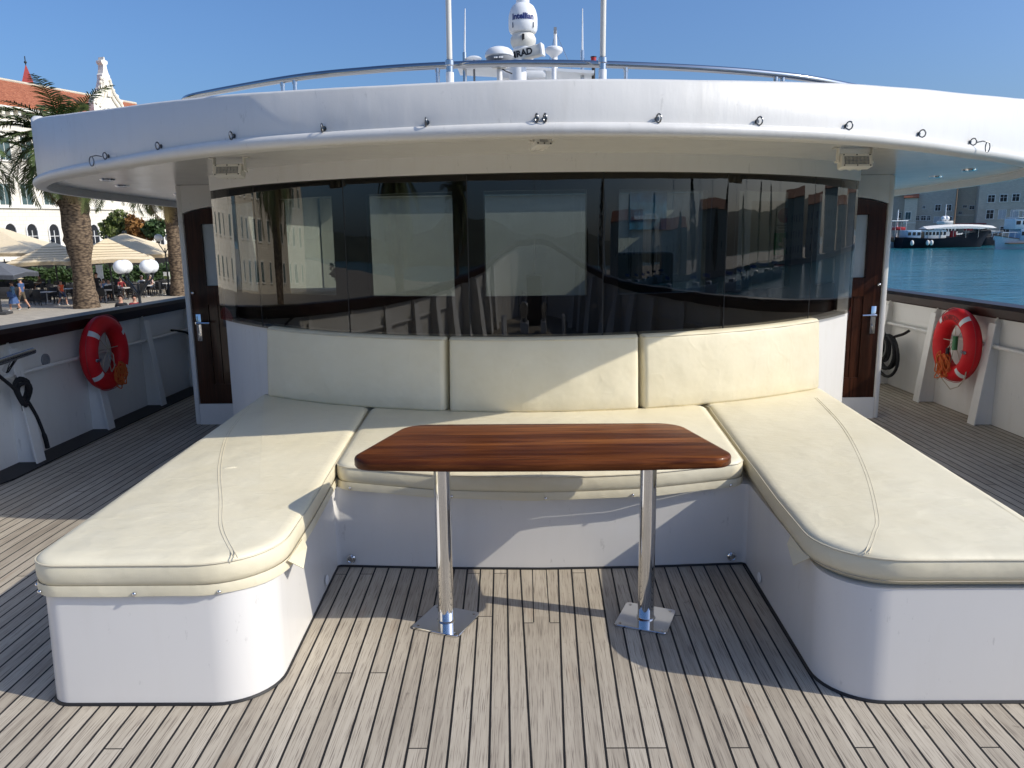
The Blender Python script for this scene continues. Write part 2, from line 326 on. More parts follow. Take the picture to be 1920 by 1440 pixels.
# ------------------------------------------------------------------ mesh helpers
ORIGIN = {}                                   # object name -> world (or ship) origin used while building
SHIP = []                                     # top-level objects that belong to the ship
class MB:
    def __init__(s): s.b = bmesh.new()
    def face(s, vs, mi=0):
        f = s.b.faces.new([v if isinstance(v, bmesh.types.BMVert) else s.b.verts.new(v) for v in vs]); f.material_index = mi; return f
    def box(s, c, size, rot=None, bevel=0.0, seg=2):
        m = Matrix.Translation(c) @ (rot.to_4x4() if rot is not None else Matrix()) @ Matrix.Diagonal((size[0], size[1], size[2], 1))
        r = bmesh.ops.create_cube(s.b, size=1.0, matrix=m)
        if bevel:
            es = list({e for v in r['verts'] for e in v.link_edges})
            bmesh.ops.bevel(s.b, geom=es, offset=bevel, segments=seg, profile=0.5, affect='EDGES')
        return s
    def cyl(s, p0, p1, r0_, r1=None, n=16):
        p0, p1 = Vector(p0), Vector(p1); r1 = r0_ if r1 is None else r1; d = p1-p0
        q = d.to_track_quat('Z', 'Y').to_matrix().to_4x4()
        bmesh.ops.create_cone(s.b, cap_ends=True, segments=n, radius1=r0_, radius2=r1, depth=d.length, matrix=Matrix.Translation((p0+p1)/2) @ q); return s
    def sphere(s, c, r, n=16, sc=(1, 1, 1), rot=None):
        m = Matrix.Translation(c) @ (rot.to_4x4() if rot is not None else Matrix()) @ Matrix.Diagonal((sc[0], sc[1], sc[2], 1))
        bmesh.ops.create_uvsphere(s.b, u_segments=n, v_segments=max(6, n//2), radius=r, matrix=m); return s
    def loft(s, rings, closed=True, caps=True, mi=0):
        vr = [[s.b.verts.new(p) for p in r] for r in rings]
        n = len(vr[0])
        for a, b in zip(vr, vr[1:]):
            for i in range(n if closed else n-1):
                j = (i+1) % n
                f = s.b.faces.new((a[i], a[j], b[j], b[i])); f.material_index = mi
        if caps and closed:
            for r in (vr[0], vr[-1]):
                try: f = s.b.faces.new(r); f.material_index = mi
                except ValueError: pass
        return vr
    def lathe(s, prof, o=(0, 0, 0), n=24, axis=None):
        o = Vector(o); q = axis.to_track_quat('Z', 'Y').to_matrix() if axis is not None else Matrix.Identity(3)
        s.loft([[o + q @ Vector((r*math.cos(2*math.pi*i/n), r*math.sin(2*math.pi*i/n), z)) for i in range(n)] for r, z in prof]); return s
    def tube(s, pts, r, n=8, closed=False):
        pts = [Vector(p) for p in pts]; N = len(pts); rings = []; up = Vector((0, 0, 1)); prev = None
        for i in range(N):
            t = (pts[(i+1) % N] - pts[i-1]) if closed else (pts[min(i+1, N-1)] - pts[max(i-1, 0)])
            t.normalize()
            if prev is None:
                a = t.cross(up)
                if a.length < 1e-3: a = t.cross(Vector((1, 0, 0)))
            else: a = prev - t*prev.dot(t)
            a.normalize(); prev = a; b = t.cross(a)
            rr = r[i] if isinstance(r, (list, tuple)) else r
            rings.append([pts[i] + a*math.cos(2*math.pi*k/n)*rr + b*math.sin(2*math.pi*k/n)*rr for k in range(n)])
        if closed: rings.append(rings[0]); s.loft(rings, True, False)
        else: s.loft(rings)
        if closed: bmesh.ops.remove_doubles(s.b, verts=s.b.verts, dist=1e-6)
        return s
    def prism(s, out, z0, z1):
        s.loft([[Vector((p[0], p[1], z0)) for p in out], [Vector((p[0], p[1], z1)) for p in out]]); return s
    def build(s, name, mat, parent=None, origin=None, ship=False, smooth=True, sharp=35):
        bmesh.ops.recalc_face_normals(s.b, faces=s.b.faces)
        o_ = Vector(ORIGIN[parent.name]) if parent is not None else Vector(origin or (0, 0, 0))
        if o_.length: bmesh.ops.translate(s.b, verts=s.b.verts, vec=-o_)
        me = bpy.data.meshes.new(name); s.b.to_mesh(me); s.b.free()
        if smooth:
            me.polygons.foreach_set('use_smooth', [True]*len(me.polygons)); me.set_sharp_from_angle(angle=R_(sharp))
        for m in (mat if isinstance(mat, (list, tuple)) else [mat]): me.materials.append(MAT[m])
        o = bpy.data.objects.new(name, me); COL.objects.link(o)
        if parent is not None: o.parent = parent; ORIGIN[o.name] = tuple(o_)
        else:
            o.location = o_; ORIGIN[o.name] = tuple(o_)
            if ship: SHIP.append(o)
        return o
def tag(o, label=None, cat=None, group=None, kind=None):
    if label: o['label'] = label
    if cat: o['category'] = cat
    if group: o['group'] = group
    if kind: o['kind'] = kind
    return o
def thing(name, loc, label, cat, group=None, ship=False):
    o = bpy.data.objects.new(name, None); COL.objects.link(o); o.location = loc; o.empty_display_size = 0.1
    ORIGIN[o.name] = tuple(loc)
    if ship: SHIP.append(o)
    return tag(o, label, cat, group)
def copy_tree(o, parent=None):
    c = o.copy(); COL.objects.link(c); c.parent = parent
    for ch in list(o.children): copy_tree(ch, c)
    return c
def catmull(P, n=12):
    P = [Vector(p) for p in P]; out = []
    for i in range(len(P)-1):
        a, b, c, d = P[max(i-1, 0)], P[i], P[i+1], P[min(i+2, len(P)-1)]
        for k in range(n):
            t = k/n
            out.append(0.5*((2*b) + (c-a)*t + (2*a-5*b+4*c-d)*t*t + (3*b-a-3*c+d)*t**3))
    out.append(P[-1]); return out
def fillet(poly, radii, n=8, closed=True):
    out = []; N = len(poly)
    for i, (p, r) in enumerate(zip(poly, radii)):
        p = Vector(p)
        if r <= 0 or (not closed and i in (0, N-1)): out.append(p); continue
        a = (Vector(poly[i-1])-p); b = (Vector(poly[(i+1) % N])-p); la, lb = a.length, b.length; a.normalize(); b.normalize()
        ang = a.angle(b); d = min(r/math.tan(ang/2), la*0.49 if closed else la*0.95, lb*0.49 if closed else lb*0.95); rr = d*math.tan(ang/2)
        c = p + (a+b).normalized()*(rr/math.sin(ang/2)); s = p+a*d-c; e = p+b*d-c
        tot = math.atan2(s.x*e.y-s.y*e.x, s.x*e.x+s.y*e.y)
        for k in range(n+1):
            th = tot*k/n; out.append(Vector((c.x+s.x*math.cos(th)-s.y*math.sin(th), c.y+s.x*math.sin(th)+s.y*math.cos(th))))
    return out
def offset(poly, d):
    """inward offset of a counter-clockwise outline"""
    N = len(poly); out = []
    for i in range(N):
        p = Vector(poly[i][:2]); a = (p-Vector(poly[i-1][:2])); b = (Vector(poly[(i+1) % N][:2])-p)
        if a.length < 1e-7: a = b
        if b.length < 1e-7: b = a
        na = Vector((-a.y, a.x)).normalized(); nb = Vector((-b.y, b.x)).normalized(); m = na+nb
        m = m.normalized() if m.length > 1e-6 else na
        out.append(p + m*(d/max(0.35, m.dot(na))))
    return out
def ccw(poly):
    a = sum(poly[i-1][0]*poly[i][1]-poly[i][0]*poly[i-1][1] for i in range(len(poly)))
    return poly if a > 0 else poly[::-1]
def text_mesh(body, size, font_extrude=0.001, weight=0.0):
    cu = bpy.data.curves.new('lettering', 'FONT'); cu.body = body; cu.size = size; cu.extrude = font_extrude; cu.align_x = 'CENTER'; cu.align_y = 'CENTER'; cu.resolution_u = 3; cu.offset = weight
    o = bpy.data.objects.new('lettering', cu); COL.objects.link(o); bpy.context.view_layer.update()
    me = bpy.data.meshes.new_from_object(o.evaluated_get(bpy.context.evaluated_depsgraph_get()))
    bpy.data.objects.remove(o); return me
def add_text(body, size, fn, name, mat, parent, bold=0.0, weight=0.0):
    me = text_mesh(body, size, weight=weight); m = MB(); m.b.from_mesh(me); bpy.data.meshes.remove(me)
    if bold: bmesh.ops.subdivide_edges(m.b, edges=m.b.edges, cuts=1)
    for v in m.b.verts: v.co = fn(v.co)
    return m.build(name, mat, parent, smooth=False)
AC = 7.76                                      # centre of the round deckhouse front
def arc_pt(R, deg, z): a = R_(deg); return Vector((R*math.sin(a), AC-R*math.cos(a), z))
def arc_slab(m, R0, R1, a0, a1, z0, z1, n=None):
    n = n or max(2, int(abs(a1-a0)/1.5)); rings = []
    for i in range(n+1):
        a = a0+(a1-a0)*i/n
        zz0 = z0(a) if callable(z0) else z0; zz1 = z1(a) if callable(z1) else z1
        rings.append([arc_pt(R0, a, zz0), arc_pt(R0, a, zz1), arc_pt(R1, a, zz1), arc_pt(R1, a, zz0)])
    m.loft(rings); return m

# ================================================================== THE SHIP (ship frame)
HW = catmull([(0.02, -7.4), (0.85, -7.15), (1.6, -6.4), (2.3, -5.1), (2.9, -3.2), (3.38, -0.9), (3.66, 1.8), (3.79, 5.0), (3.83, 8.0), (3.83, 14.0)], 10)
def half_w(y):
    for a, b in zip(HW, HW[1:]):
        if a.y <= y <= b.y: return a.x+(b.x-a.x)*(y-a.y)/max(1e-6, b.y-a.y)
    return HW[-1].x if y > 0 else HW[0].x
def rail_z(y): return 1.0 + (0.0115*y*y if y < 0 else 0.0)
# ---- deck
m = MB(); rings = []
for p in HW: rings.append([Vector((-p.x-0.02, p.y, 0)), Vector((p.x+0.02, p.y, 0)), Vector((p.x+0.02, p.y, -0.15)), Vector((-p.x-0.02, p.y, -0.15))])
m.loft(rings); tag(m.build('deck', 'teak_planking', ship=True, smooth=False), kind='structure')
# ---- bulwarks: inner plating, hull side below, wooden rail cap, upright brackets, thin stringer
def bulwark(sx):
    lab = ('white bulwark along the quay side in deep shade, dark wooden rail on top' if sx < 0 else 'white bulwark along the water side, dark wooden rail on top')
    t = thing('bulwark', (sx*3.83, 5, 0), lab, 'bulwark', ship=True)
    m = MB(); rings = []
    for p in HW:
        z = rail_z(p.y)-0.10
        rings.append([Vector((sx*p.x, p.y, -0.1)), Vector((sx*p.x, p.y, z)), Vector((sx*(p.x+0.10), p.y, z)), Vector((sx*(p.x+0.10), p.y, -0.1)), Vector((sx*(p.x*0.90+0.02), p.y, -4.4)), Vector((sx*(p.x*0.90-0.03), p.y, -4.4))])
    m.loft(rings); m.build('plating', 'white_paint', t)
    m = MB(); rings = []
    for p in HW:
        z = rail_z(p.y); x = p.x+0.03; w = 0.115
        rings.append([Vector((sx*(x-w), p.y, z-0.095)), Vector((sx*(x-w-.006), p.y, z-0.03)), Vector((sx*(x-w+0.02), p.y, z)), Vector((sx*(x+w-.02), p.y, z)), Vector((sx*(x+w), p.y, z-0.03)), Vector((sx*(x+w), p.y, z-0.095))])
    m.loft(rings); m.build('rail_cap', 'rail_varnish', t)
    # dark moulding line under the cap
    m = MB(); m.tube([(sx*(p.x-0.012), p.y, rail_z(p.y)-0.105) for p in HW], 0.014, 6); m.build('moulding', 'rail_varnish', t)
    ys = ([5.40, 6.42, 7.42, 8.42, 9.4, 10.4] if sx < 0 else [5.42, 6.34, 7.28, 8.24, 9.2, 10.2]) + [4.4, 3.3, 2.2, 1.1, 0.0, -1.05, -2.05, -3.0, -3.9, -4.7]
    for y in ys:
        x = half_w(y); e = 0.05; dx = (half_w(y+e)-half_w(y-e))/(2*e); tn = Vector((sx*dx, 1, 0)).normalized(); inn = Vector((-sx*1, dx*1, 0)).normalized()
        dp = 0.155 if y > 3 else 0.155+0.40*min(1, (3-y)/2.5); base = Vector((sx*x, y, 0)); zt = rail_z(y)-0.10; m = MB()
        prof = [(0.0, 0.0), (dp, 0.0), (dp, 0.04), (0.055+(dp-.155)*.5, zt-0.05), (0.03, zt), (0.0, zt)]
        m.loft([[base+inn*d+Vector((0, 0, z))+tn*o for d, z in prof] for o in (-0.006, 0.006)])
        bk = m.build('bracket', 'white_paint', t, smooth=False); m = MB()
        pr = [(dp, 0.0), (0.055+(dp-.155)*.5, zt-0.05)]
        q = [base+inn*pr[0][0]+Vector((0, 0, 0.002)), base+inn*pr[1][0]+Vector((0, 0, pr[1][1]))]
        fa, fb = (0.052, 0.046) if y > 3 else (0.17, 0.10)
        m.loft([[q[0]+tn*-fa+inn*0.0, q[0]+tn*fa, q[0]+tn*fa+inn*0.012, q[0]+tn*-fa+inn*0.012], [q[1]+tn*-fb, q[1]+tn*fb, q[1]+tn*fb+inn*0.012, q[1]+tn*-fb+inn*0.012]])
        m.build('flange', 'white_paint', bk, smooth=False)
    m = MB(); m.tube([(sx*(half_w(y)-0.05), y, 0.66) for y in [i*0.4-1 for i in range(30)]], 0.017, 8); m.build('stringer', 'white_paint', t)
    return t
bw_l = bulwark(-1); bw_r = bulwark(1)
for y, z in ((5.86, 0.70), (4.9, 0.60)):
    m = MB(); m.cyl((-half_w(y)+0.004, y, z), (-half_w(y)-0.05, y, z), 0.042); m.lathe([(0.05, 0), (0.05, .012), (0.036, .012), (0.036, 0)], (-half_w(y), y, z), 20, Vector((1, 0, 0))); m.build('hawse_pipe', 'grey_plastic', bw_l)
# near-black strip along the foot of the quay-side bulwark, wider going aft
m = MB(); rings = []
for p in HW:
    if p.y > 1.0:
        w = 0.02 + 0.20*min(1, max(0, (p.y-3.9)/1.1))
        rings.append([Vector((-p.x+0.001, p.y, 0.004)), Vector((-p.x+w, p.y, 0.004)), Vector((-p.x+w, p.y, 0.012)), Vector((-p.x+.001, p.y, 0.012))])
m.loft(rings); tag(m.build('edge_strip', 'edge_strip', ship=True, smooth=False), kind='structure')

# ---- deckhouse
dh = thing('deckhouse', (0, 6, 0), 'white deckhouse with a rounded front and dark wooden windowed bulkhead behind tinted glass', 'deckhouse', ship=True)
WR = 3.05
def gb(a): return 0.965 + 0.05*(abs(a)/50.0)**2      # the glass sill rises slightly towards the sides
m = MB(); arc_slab(m, WR, WR-0.08, -50.4, 50.4, 0, lambda a: gb(a)+0.005); m.build('front_wall', 'white_paint', dh)
for sx in (-1, 1):
    e = arc_pt(WR, sx*50.4, 0)
    m = MB(); m.box(((e.x-sx*0.04), (e.y+6.6)/2, 0.99), (0.08, 6.6-e.y, 1.98)); 
    # transverse wall with the door opening, and the side of the house running aft
    xo, xi = 3.0, abs(e.x)-0.08
    d0, d1, zs, zt = 2.955, 2.33, 0.185, 1.865
    m.box((sx*(xo+d0)/2, 6.64, 1.03), (xo-d0, 0.08, 2.06), bevel=0.012)
    m.box((sx*(d0+xi)/2, 6.64, zs/2), (d0-xi, 0.08, zs))
    m.box((sx*(d1+xi)/2, 6.64, (zs+2.06)/2), (d1-xi, 0.08, 2.06-zs))
    # arched head above the door
    top = []
    for i in range(9):
        u = i/8; x = d0+(d1-d0)*u; z = zt+0.02 - 0.055*(2*u-1)**2
        top.append(Vector((sx*x, 6.60, z)))
    ring = lambda y: [Vector((p.x, y, p.z)) for p in top]+[Vector((sx*d1, y, 2.06)), Vector((sx*d0, y, 2.06))]
    m.loft([ring(6.60), ring(6.68)])
    m.box((sx*(xo-0.04), 10.4, 1.03), (0.08, 7.44, 2.06))
    m.build('side_wall', 'white_paint', dh)
    # the door
    dr = thing('door', (0, 0, 0), None, None); dr.parent = dh; dr.location = (0, 0, 0); ORIGIN[dr.name] = ORIGIN[dh.name]
    dr['label'] = 'dark wooden door in shade by the quay side, frosted pane above' if sx < 0 else 'reddish wooden door partly in sun by the water side, frosted pane above'
    m = MB(); dz = lambda x: zt+0.012-0.055*(2*(x-d0)/(d1-d0)-1)**2
    def slab(xa, xb, za, zb, y0, y1, arch=False):
        n = 8; bot = [Vector((sx*(xa+(xb-xa)*i/n), y0, za)) for i in range(n+1)]
        tp = [Vector((sx*(xa+(xb-xa)*i/n), y0, dz(xa+(xb-xa)*i/n) if arch else zb)) for i in range(n, -1, -1)]
        r1 = bot+tp; m.loft([r1, [Vector((p.x, y1, p.z)) for p in r1]])
    slab(d0-.004, d0-0.145, zs, 0, 6.615, 6.655, True); slab(d1+0.145, d1+.004, zs, 0, 6.615, 6.655, True)
    slab(d0-0.145, d1+0.145, 1.74, 0, 6.615, 6.655, True)
    slab(d0-0.145, d1+0.145, 1.06, 1.22, 6.615, 6.655); slab(d0-0.145, d1+0.145, zs, 0.36, 6.615, 6.655)
    for k in range(4):
        w = (d0-d1-0.29)/4; slab(d0-0.145-k*w-0.004, d0-0.145-(k+1)*w+0.004, 0.36, 1.06, 6.622, 6.65)
    slab(d0-0.145, d1+0.145, 0.36, 1.06, 6.632, 6.648)
    m.build('leaf', 'door_wood', dr, smooth=False)
    m = MB(); m.box((sx*(d0+d1)/2, 6.64, 1.48), (d0-d1-0.292, 0.008, 0.518)); m.build('pane', 'frosted_pane', dr, smooth=False)
    m = MB(); hx = sx*(d0-0.055); m.box((hx, 6.611, 0.86), (0.042, 0.008, 0.235), bevel=0.003); m.cyl((hx, 6.61, 0.905), (hx, 6.555, 0.905), 0.010); m.tube([(hx, 6.558, 0.905), (hx-sx*0.03, 6.553, 0.905), (hx-sx*0.115, 6.556, 0.903)], 0.0095, 8)
    m.cyl((hx, 6.607, 0.805), (hx, 6.600, 0.805), 0.009); m.box((hx, 6.605, 0.79), (0.006, 0.006, 0.018)); m.build('handle', 'chrome', dr)
    m = MB(); m.sphere((sx*(d0-0.03), 6.60, 1.16), 0.016, 12); m.cyl((sx*(d0-.03), 6.615, 1.16), (sx*(d0-.03), 6.60, 1.16), 0.008); m.build('door_stop', 'chrome', dr)
# inner wooden bulkhead with its windows
BR = 2.95; WZ0, WZ1 = 1.222, 1.862
wins = [(-57, -43), (-36.4, -26.7), (-21.5, -10.0), (-6.2, 6.1), (10.0, 21.7), (26.6, 36.8), (43.2, 57)]
m = MB(); arc_slab(m, BR, BR-0.05, -60, 60, 0.9, WZ0); arc_slab(m, BR, BR-0.05, -60, 60, WZ1, 2.058)
ed = [-60]+[a for w in wins for a in w]+[60]
for i in range(0, len(ed), 2): arc_slab(m, BR-0.001, BR-0.049, ed[i], ed[i+1], WZ0-.001, WZ1+.001)
m.build('bulkhead', 'bulkhead_wood', dh)
for a0, a1 in wins:
    w = MB(); arc_slab(w, BR-0.02, BR-0.026, a0, a1, WZ0, WZ1); w = w.build('window', 'clear_glass', dh)
# interior, brightened through an added, unseen opening in the roof further aft
m = MB(); m.box((0, 8.6, 1.03), (4.6, 0.06, 2.05)); m.box((-2.35, 7.6, 1.03), (0.06, 2.0, 2.05)); m.box((2.35, 7.6, 1.03), (0.06, 2.0, 2.05)); m.build('saloon_wall', 'interior_white', dh, smooth=False)
m = MB(); m.box((0, 7.2, 0.03), (4.6, 2.9, 0.05)); m.build('saloon_floor', 'floor_dark', dh, smooth=False)
# outer tinted windscreen: seven curved panes with dark joints
joints = [-50.6, -38.2, -22.9, -7.65, 7.5, 22.75, 37.4, 49.6]
for a0, a1 in zip(joints, joints[1:]):
    w = MB(); arc_slab(w, WR+0.035, WR+0.027, a0+0.05, a1-0.05, lambda a: gb(a)-0.005, 1.962, 14); w.build('windscreen_pane', 'tinted_glass', dh, sharp=30)
for a in joints[1:-1]:
    p = arc_pt(WR+0.031, a, 0); m = MB(); m.cyl((p.x, p.y, gb(a)), (p.x, p.y, 1.962), 0.0042, n=8); m.build('pane_joint', 'black_rubber', dh)
m = MB(); arc_slab(m, WR+0.04, WR-0.03, -50.6, 49.8, 1.955, 2.064); m.build('head_fascia', 'white_paint', dh)

# ---- things seen inside through the glass
def inside_chair(x, y, rz, lab):
    t = thing('saloon_chair', (x, y, 0.055), lab, 'chair', 'teal chairs inside the deckhouse', True); t.rotation_euler = (0, 0, rz); ORIGIN[t.name] = (0, 0, 0)
    m = MB(); m.box((0, 0, 0.92), (0.50, 0.52, 0.12), bevel=0.03); m.build('seat', 'chair_teal', t)
    m = MB(); m.box((0, 0.22, 1.20), (0.50, 0.09, 0.42), bevel=0.03); m.build('backrest', 'chair_teal', t)
    m = MB(); m.cyl((0, 0, 0), (0, 0, 0.9), 0.04); m.cyl((0, 0, 0), (0, 0, 0.03), 0.24); m.build('pedestal', 'chrome', t)
inside_chair(0.78, 5.75, R_(-8), 'teal chair behind the glass, under the framed sea picture')
m = MB(); m.box((1.27, 8.55, 1.87), (0.40, 0.025, 0.40)); o = m.build('picture', 'poster_blue', origin=(1.27, 8.55, 1.87), ship=True); tag(o, 'blue framed picture of a harbour hung inside behind the glass', 'picture')
m = MB(); m.box((1.25, 8.53, 1.80), (0.26, 0.01, 0.04)); m.box((1.30, 8.53, 1.825), (0.12, 0.01, 0.03)); m.build('printed_scene', 'hull_blue', o)
def sign(x, z, w, h, y, mat, name, lab, parts):
    m = MB(); m.box((x, y, z), (w, 0.006, h)); o = m.build(name, mat, origin=(x, y, z), ship=True, smooth=False); tag(o, lab, 'sign')
    for mt, bx in parts:
        m = MB()
        for (cx, cz, sw, sh) in bx: m.box((x+cx, y-0.006, z+cz), (sw, 0.006, sh))
        m.build('symbol', mt, o, smooth=False)
    return o
SY = 5.475; SXc = 1.735                         # pinned to a pale board just behind the sixth window
m = MB(); m.box((1.655, SY+0.02, 1.50), (0.30, 0.012, 0.62)); m.build('pin_board', 'interior_white', dh)
sign(SXc, 1.515, 0.135, 0.15, SY, 'sign_green', 'first_aid_sign', 'green first aid sign with a white cross inside the glass', [('paper_white', [(0, 0, 0.075, 0.026), (0, 0, 0.026, 0.085)])])
o = sign(SXc, 1.37, 0.13, 0.11, SY, 'paper_white', 'notice', 'white notice reading Exit Plan with a red bar', [('red_plastic', [(0, 0.0, 0.125, 0.02)])])
add_text('Exit', 0.03, lambda c: Vector((SXc+c.x, SY-0.006, 1.40+c.y)), 'lettering', 'lettering_black', o)
add_text('Plan', 0.03, lambda c: Vector((SXc+c.x, SY-0.006, 1.345+c.y)), 'lettering', 'lettering_black', o)
m = MB(); m.box((SXc, SY, 1.69), (0.13, 0.006, 0.155)); o = m.build('notice', 'paper_white', origin=(SXc, SY, 1.69), ship=True, smooth=False); tag(o, 'white notice with a round emblem inside, above the first aid sign', 'sign')
m = MB(); m.lathe([(0.052, 0), (0.052, .004), (0.046, .004), (0.046, 0)], (SXc, SY-.005, 1.71), 28, Vector((0, -1, 0))); m.tube([(SXc-.02, SY-.006, 1.735), (SXc+.005, SY-.006, 1.742), (SXc+.02, SY-.006, 1.725), (SXc+.004, SY-.006, 1.705), (SXc+.0, SY-.006, 1.68)], 0.007, 6); m.build('emblem', 'red_plastic', o)
m = MB(); m.box((SXc, SY-.005, 1.642), (0.11, .004, .010)); m.box((SXc, SY-.005, 1.625), (0.09, .004, .008)); m.build('text_line', 'grey_plastic', o)
# helm console counter just inside, with pots and a leaning tablet
m = MB(); arc_slab(m, BR-0.06, BR-0.62, 12, 60, 1.12, 1.20); tag(m.build('console', 'counter_dark', ship=True), 'dark curved console inside behind the right-hand windows', 'console')
def inside(a, r): return arc_pt(BR-0.06-r, a, 0)
p = inside(33, 0.16); m = MB(); m.lathe([(0.0, 1.20), (0.035, 1.20), (0.04, 1.27), (0.036, 1.27), (0.03, 1.21), (0, 1.21)], (p.x, p.y, 0), 16)
o = m.build('pen_pot', 'frosted_pane', origin=(p.x, p.y, 1.2), ship=True); tag(o, 'glass pot holding scissors on the dark console', 'pot')
m = MB()
for dx, dy in ((-.03, 0), (.0, .01), (.02, -.01)):
    m.cyl((p.x+dx*.4, p.y+dy, 1.22), (p.x+dx*1.6, p.y+dy, 1.34), 0.006, n=8); m.lathe([(0.022, -.004), (.022, .004), (.013, .004), (.013, -.004)], (p.x+dx*1.8, p.y+dy, 1.355), 14, Vector((0, -1, 0.2)))
m.build('scissors', 'black_rubber', o)
p = inside(46, 0.12); m = MB(); m.box((p.x, p.y, 1.27), (0.19, 0.012, 0.12), Matrix.Rotation(R_(40), 3, 'Z') @ Matrix.Rotation(R_(-20), 3, 'X'), bevel=0.004); tag(m.build('notepad', 'hull_blue', origin=(p.x, p.y, 1.2), ship=True), 'pale blue notepad leaning inside at the right end of the console', 'notepad')
p = inside(38.5, 0.1); m = MB(); m.cyl((p.x, p.y, 1.2), (p.x, p.y, 1.31), 0.018); tag(m.build('bottle', 'pale_cord', origin=(p.x, p.y, 1.2), ship=True), 'small tan bottle standing on the dark console', 'bottle')
# potted plant and white cloth table behind the second window from the left
m = MB(); m.box((-1.66, 5.85, 1.14), (0.55, 0.5, 0.16), bevel=0.03); o = tag(m.build('table_cover', 'curtain_white', origin=(-1.66, 5.85, 0.055), ship=True), 'white draped table inside behind the left windows', 'table'); m = MB(); m.box((-1.66, 5.85, 0.56), (0.5, 0.45, 1.0)); m.build('drape', 'green_plastic', o)
t = thing('potted_plant', (-1.40, 5.72, 1.22), 'bushy green pot plant inside behind the left windows', 'plant', ship=True)
m = MB(); m.lathe([(0.0, 1.22), (.05, 1.22), (.065, 1.30), (.055, 1.30), (0, 1.29)], (-1.40, 5.72, 0), 14); m.build('pot', 'frosted_pane', t)
m = MB(); rnd = random.Random(3)
for k in range(150):
    d = Vector((rnd.gauss(0, 1), rnd.gauss(0, 1), rnd.gauss(0, .8))).normalized()*rnd.uniform(.03, .11); c = Vector((-1.40, 5.72, 1.37))+d
    q = Quaternion((rnd.gauss(0, 1), rnd.gauss(0, 1), rnd.gauss(0, 1), rnd.gauss(0, 1))).normalized().to_matrix()
    m.face([c+q @ Vector(v)*0.022 for v in ((-.5, -1, 0), (.5, -1, 0), (.7, .2, .1), (0, 1, 0), (-.7, .2, .1))])
m.build('leaves', 'hedge_leaf', t)

# ---- upper deck overhang: fascia band, rolled lip, soffit
half = [(0, 3.50), (.5, 3.555), (.98, 3.68), (1.465, 3.87), (1.976, 4.20), (2.47, 4.60), (3.02, 5.06), (3.5, 5.58), (3.84, 6.15), (4.02, 6.9), (4.08, 8.0), (4.08, 11.0), (4.08, 14.0)]
plan = catmull([(-x, y) for x, y in half[:0:-1]]+half, 10)
def lerp(x, xs, ys):
    for i in range(len(xs)-1):
        if x <= xs[i+1]: return ys[i]+(ys[i+1]-ys[i])*max(0, (x-xs[i]))/(xs[i+1]-xs[i])
    return ys[-1]
def band_top(p):
    return lerp(abs(p.x), [0, .7, 1.27, 1.75, 2.25, 2.95, 3.25, 3.6, 3.83], [2.242, 2.248, 2.264, 2.287, 2.322, 2.380, 2.416, 2.455, 2.56])
ov = thing('roof_overhang', (0, 3.5, 2.0), 'white curved upper deck overhang with rolled lip and small eyelets', 'overhang', ship=True)
nrm = []
for i, p in enumerate(plan):
    d = plan[min(i+1, len(plan)-1)]-plan[max(i-1, 0)]; nrm.append(Vector((d.y, -d.x)).normalized())
m = MB(); rings = []
for p, n in zip(plan, nrm):
    q = lambda d, z: Vector((p.x+n.x*d, p.y+n.y*d, z)); zt = band_top(p)
    rings.append([q(0, 2.045), q(0.0, zt-0.012), q(-0.012, zt), q(-0.05, zt), q(-0.06, zt-0.01), q(-0.06, 2.1), q(-.06, 2.045)])
m.loft(rings); m.build('fascia', 'roof_paint', ov, sharp=50)
m = MB(); rings = []
for p, n in zip(plan, nrm):
    q = lambda d, z: Vector((p.x+n.x*d, p.y+n.y*d, z))
    rings.append([q(0.030*math.cos(R_(a))+0.006, 2.032+0.030*math.sin(R_(a))) for a in range(-100, 101, 20)]+[q(-0.05, 2.06), q(-0.05, 2.0)])
m.loft(rings); m.build('lip_roll', 'roof_paint', ov, sharp=50)
out = [Vector((p.x-n.x*0.045, p.y-n.y*0.045, 0)) for p, n in zip(plan, nrm)]
hole = [(-1.9, 6.1), (1.9, 6.1), (1.9, 8.5), (-1.9, 8.5)]  # added opening, out of view, that lets sun into the saloon
m = MB()
for z in (2.062, 2.12):
    ed = []
    for loop in (out, [Vector((x, y, 0)) for x, y in hole]):
        vs_ = [m.b.verts.new((v.x, v.y, z)) for v in loop]
        ed += [m.b.edges.new((vs_[i], vs_[(i+1) % len(vs_)])) for i in range(len(vs_))]
    bmesh.ops.triangle_fill(m.b, edges=ed, use_beauty=True)
m.build('soffit', 'soffit_paint', ov, smooth=False)
m = MB()
for x, y in ((-3.22, 5.95), (-3.42, 6.55), (-3.45, 7.7), (3.40, 6.25), (3.48, 6.9), (3.5, 8.0)):
    mm = MB(); mm.lathe([(0.0, 2.056), (0.040, 2.056), (0.052, 2.052), (0.058, 2.062), (0, 2.0625)], (x, y, 0), 24); mm.build('downlight', 'chrome', ov)
def plan_at(x):
    for a, b, n in zip(plan, plan[1:], nrm):
        if a.x <= x <= b.x: return Vector((x, a.y+(b.y-a.y)*(x-a.x)/max(1e-6, b.x-a.x), 0)), Vector((n.x, n.y, 0))
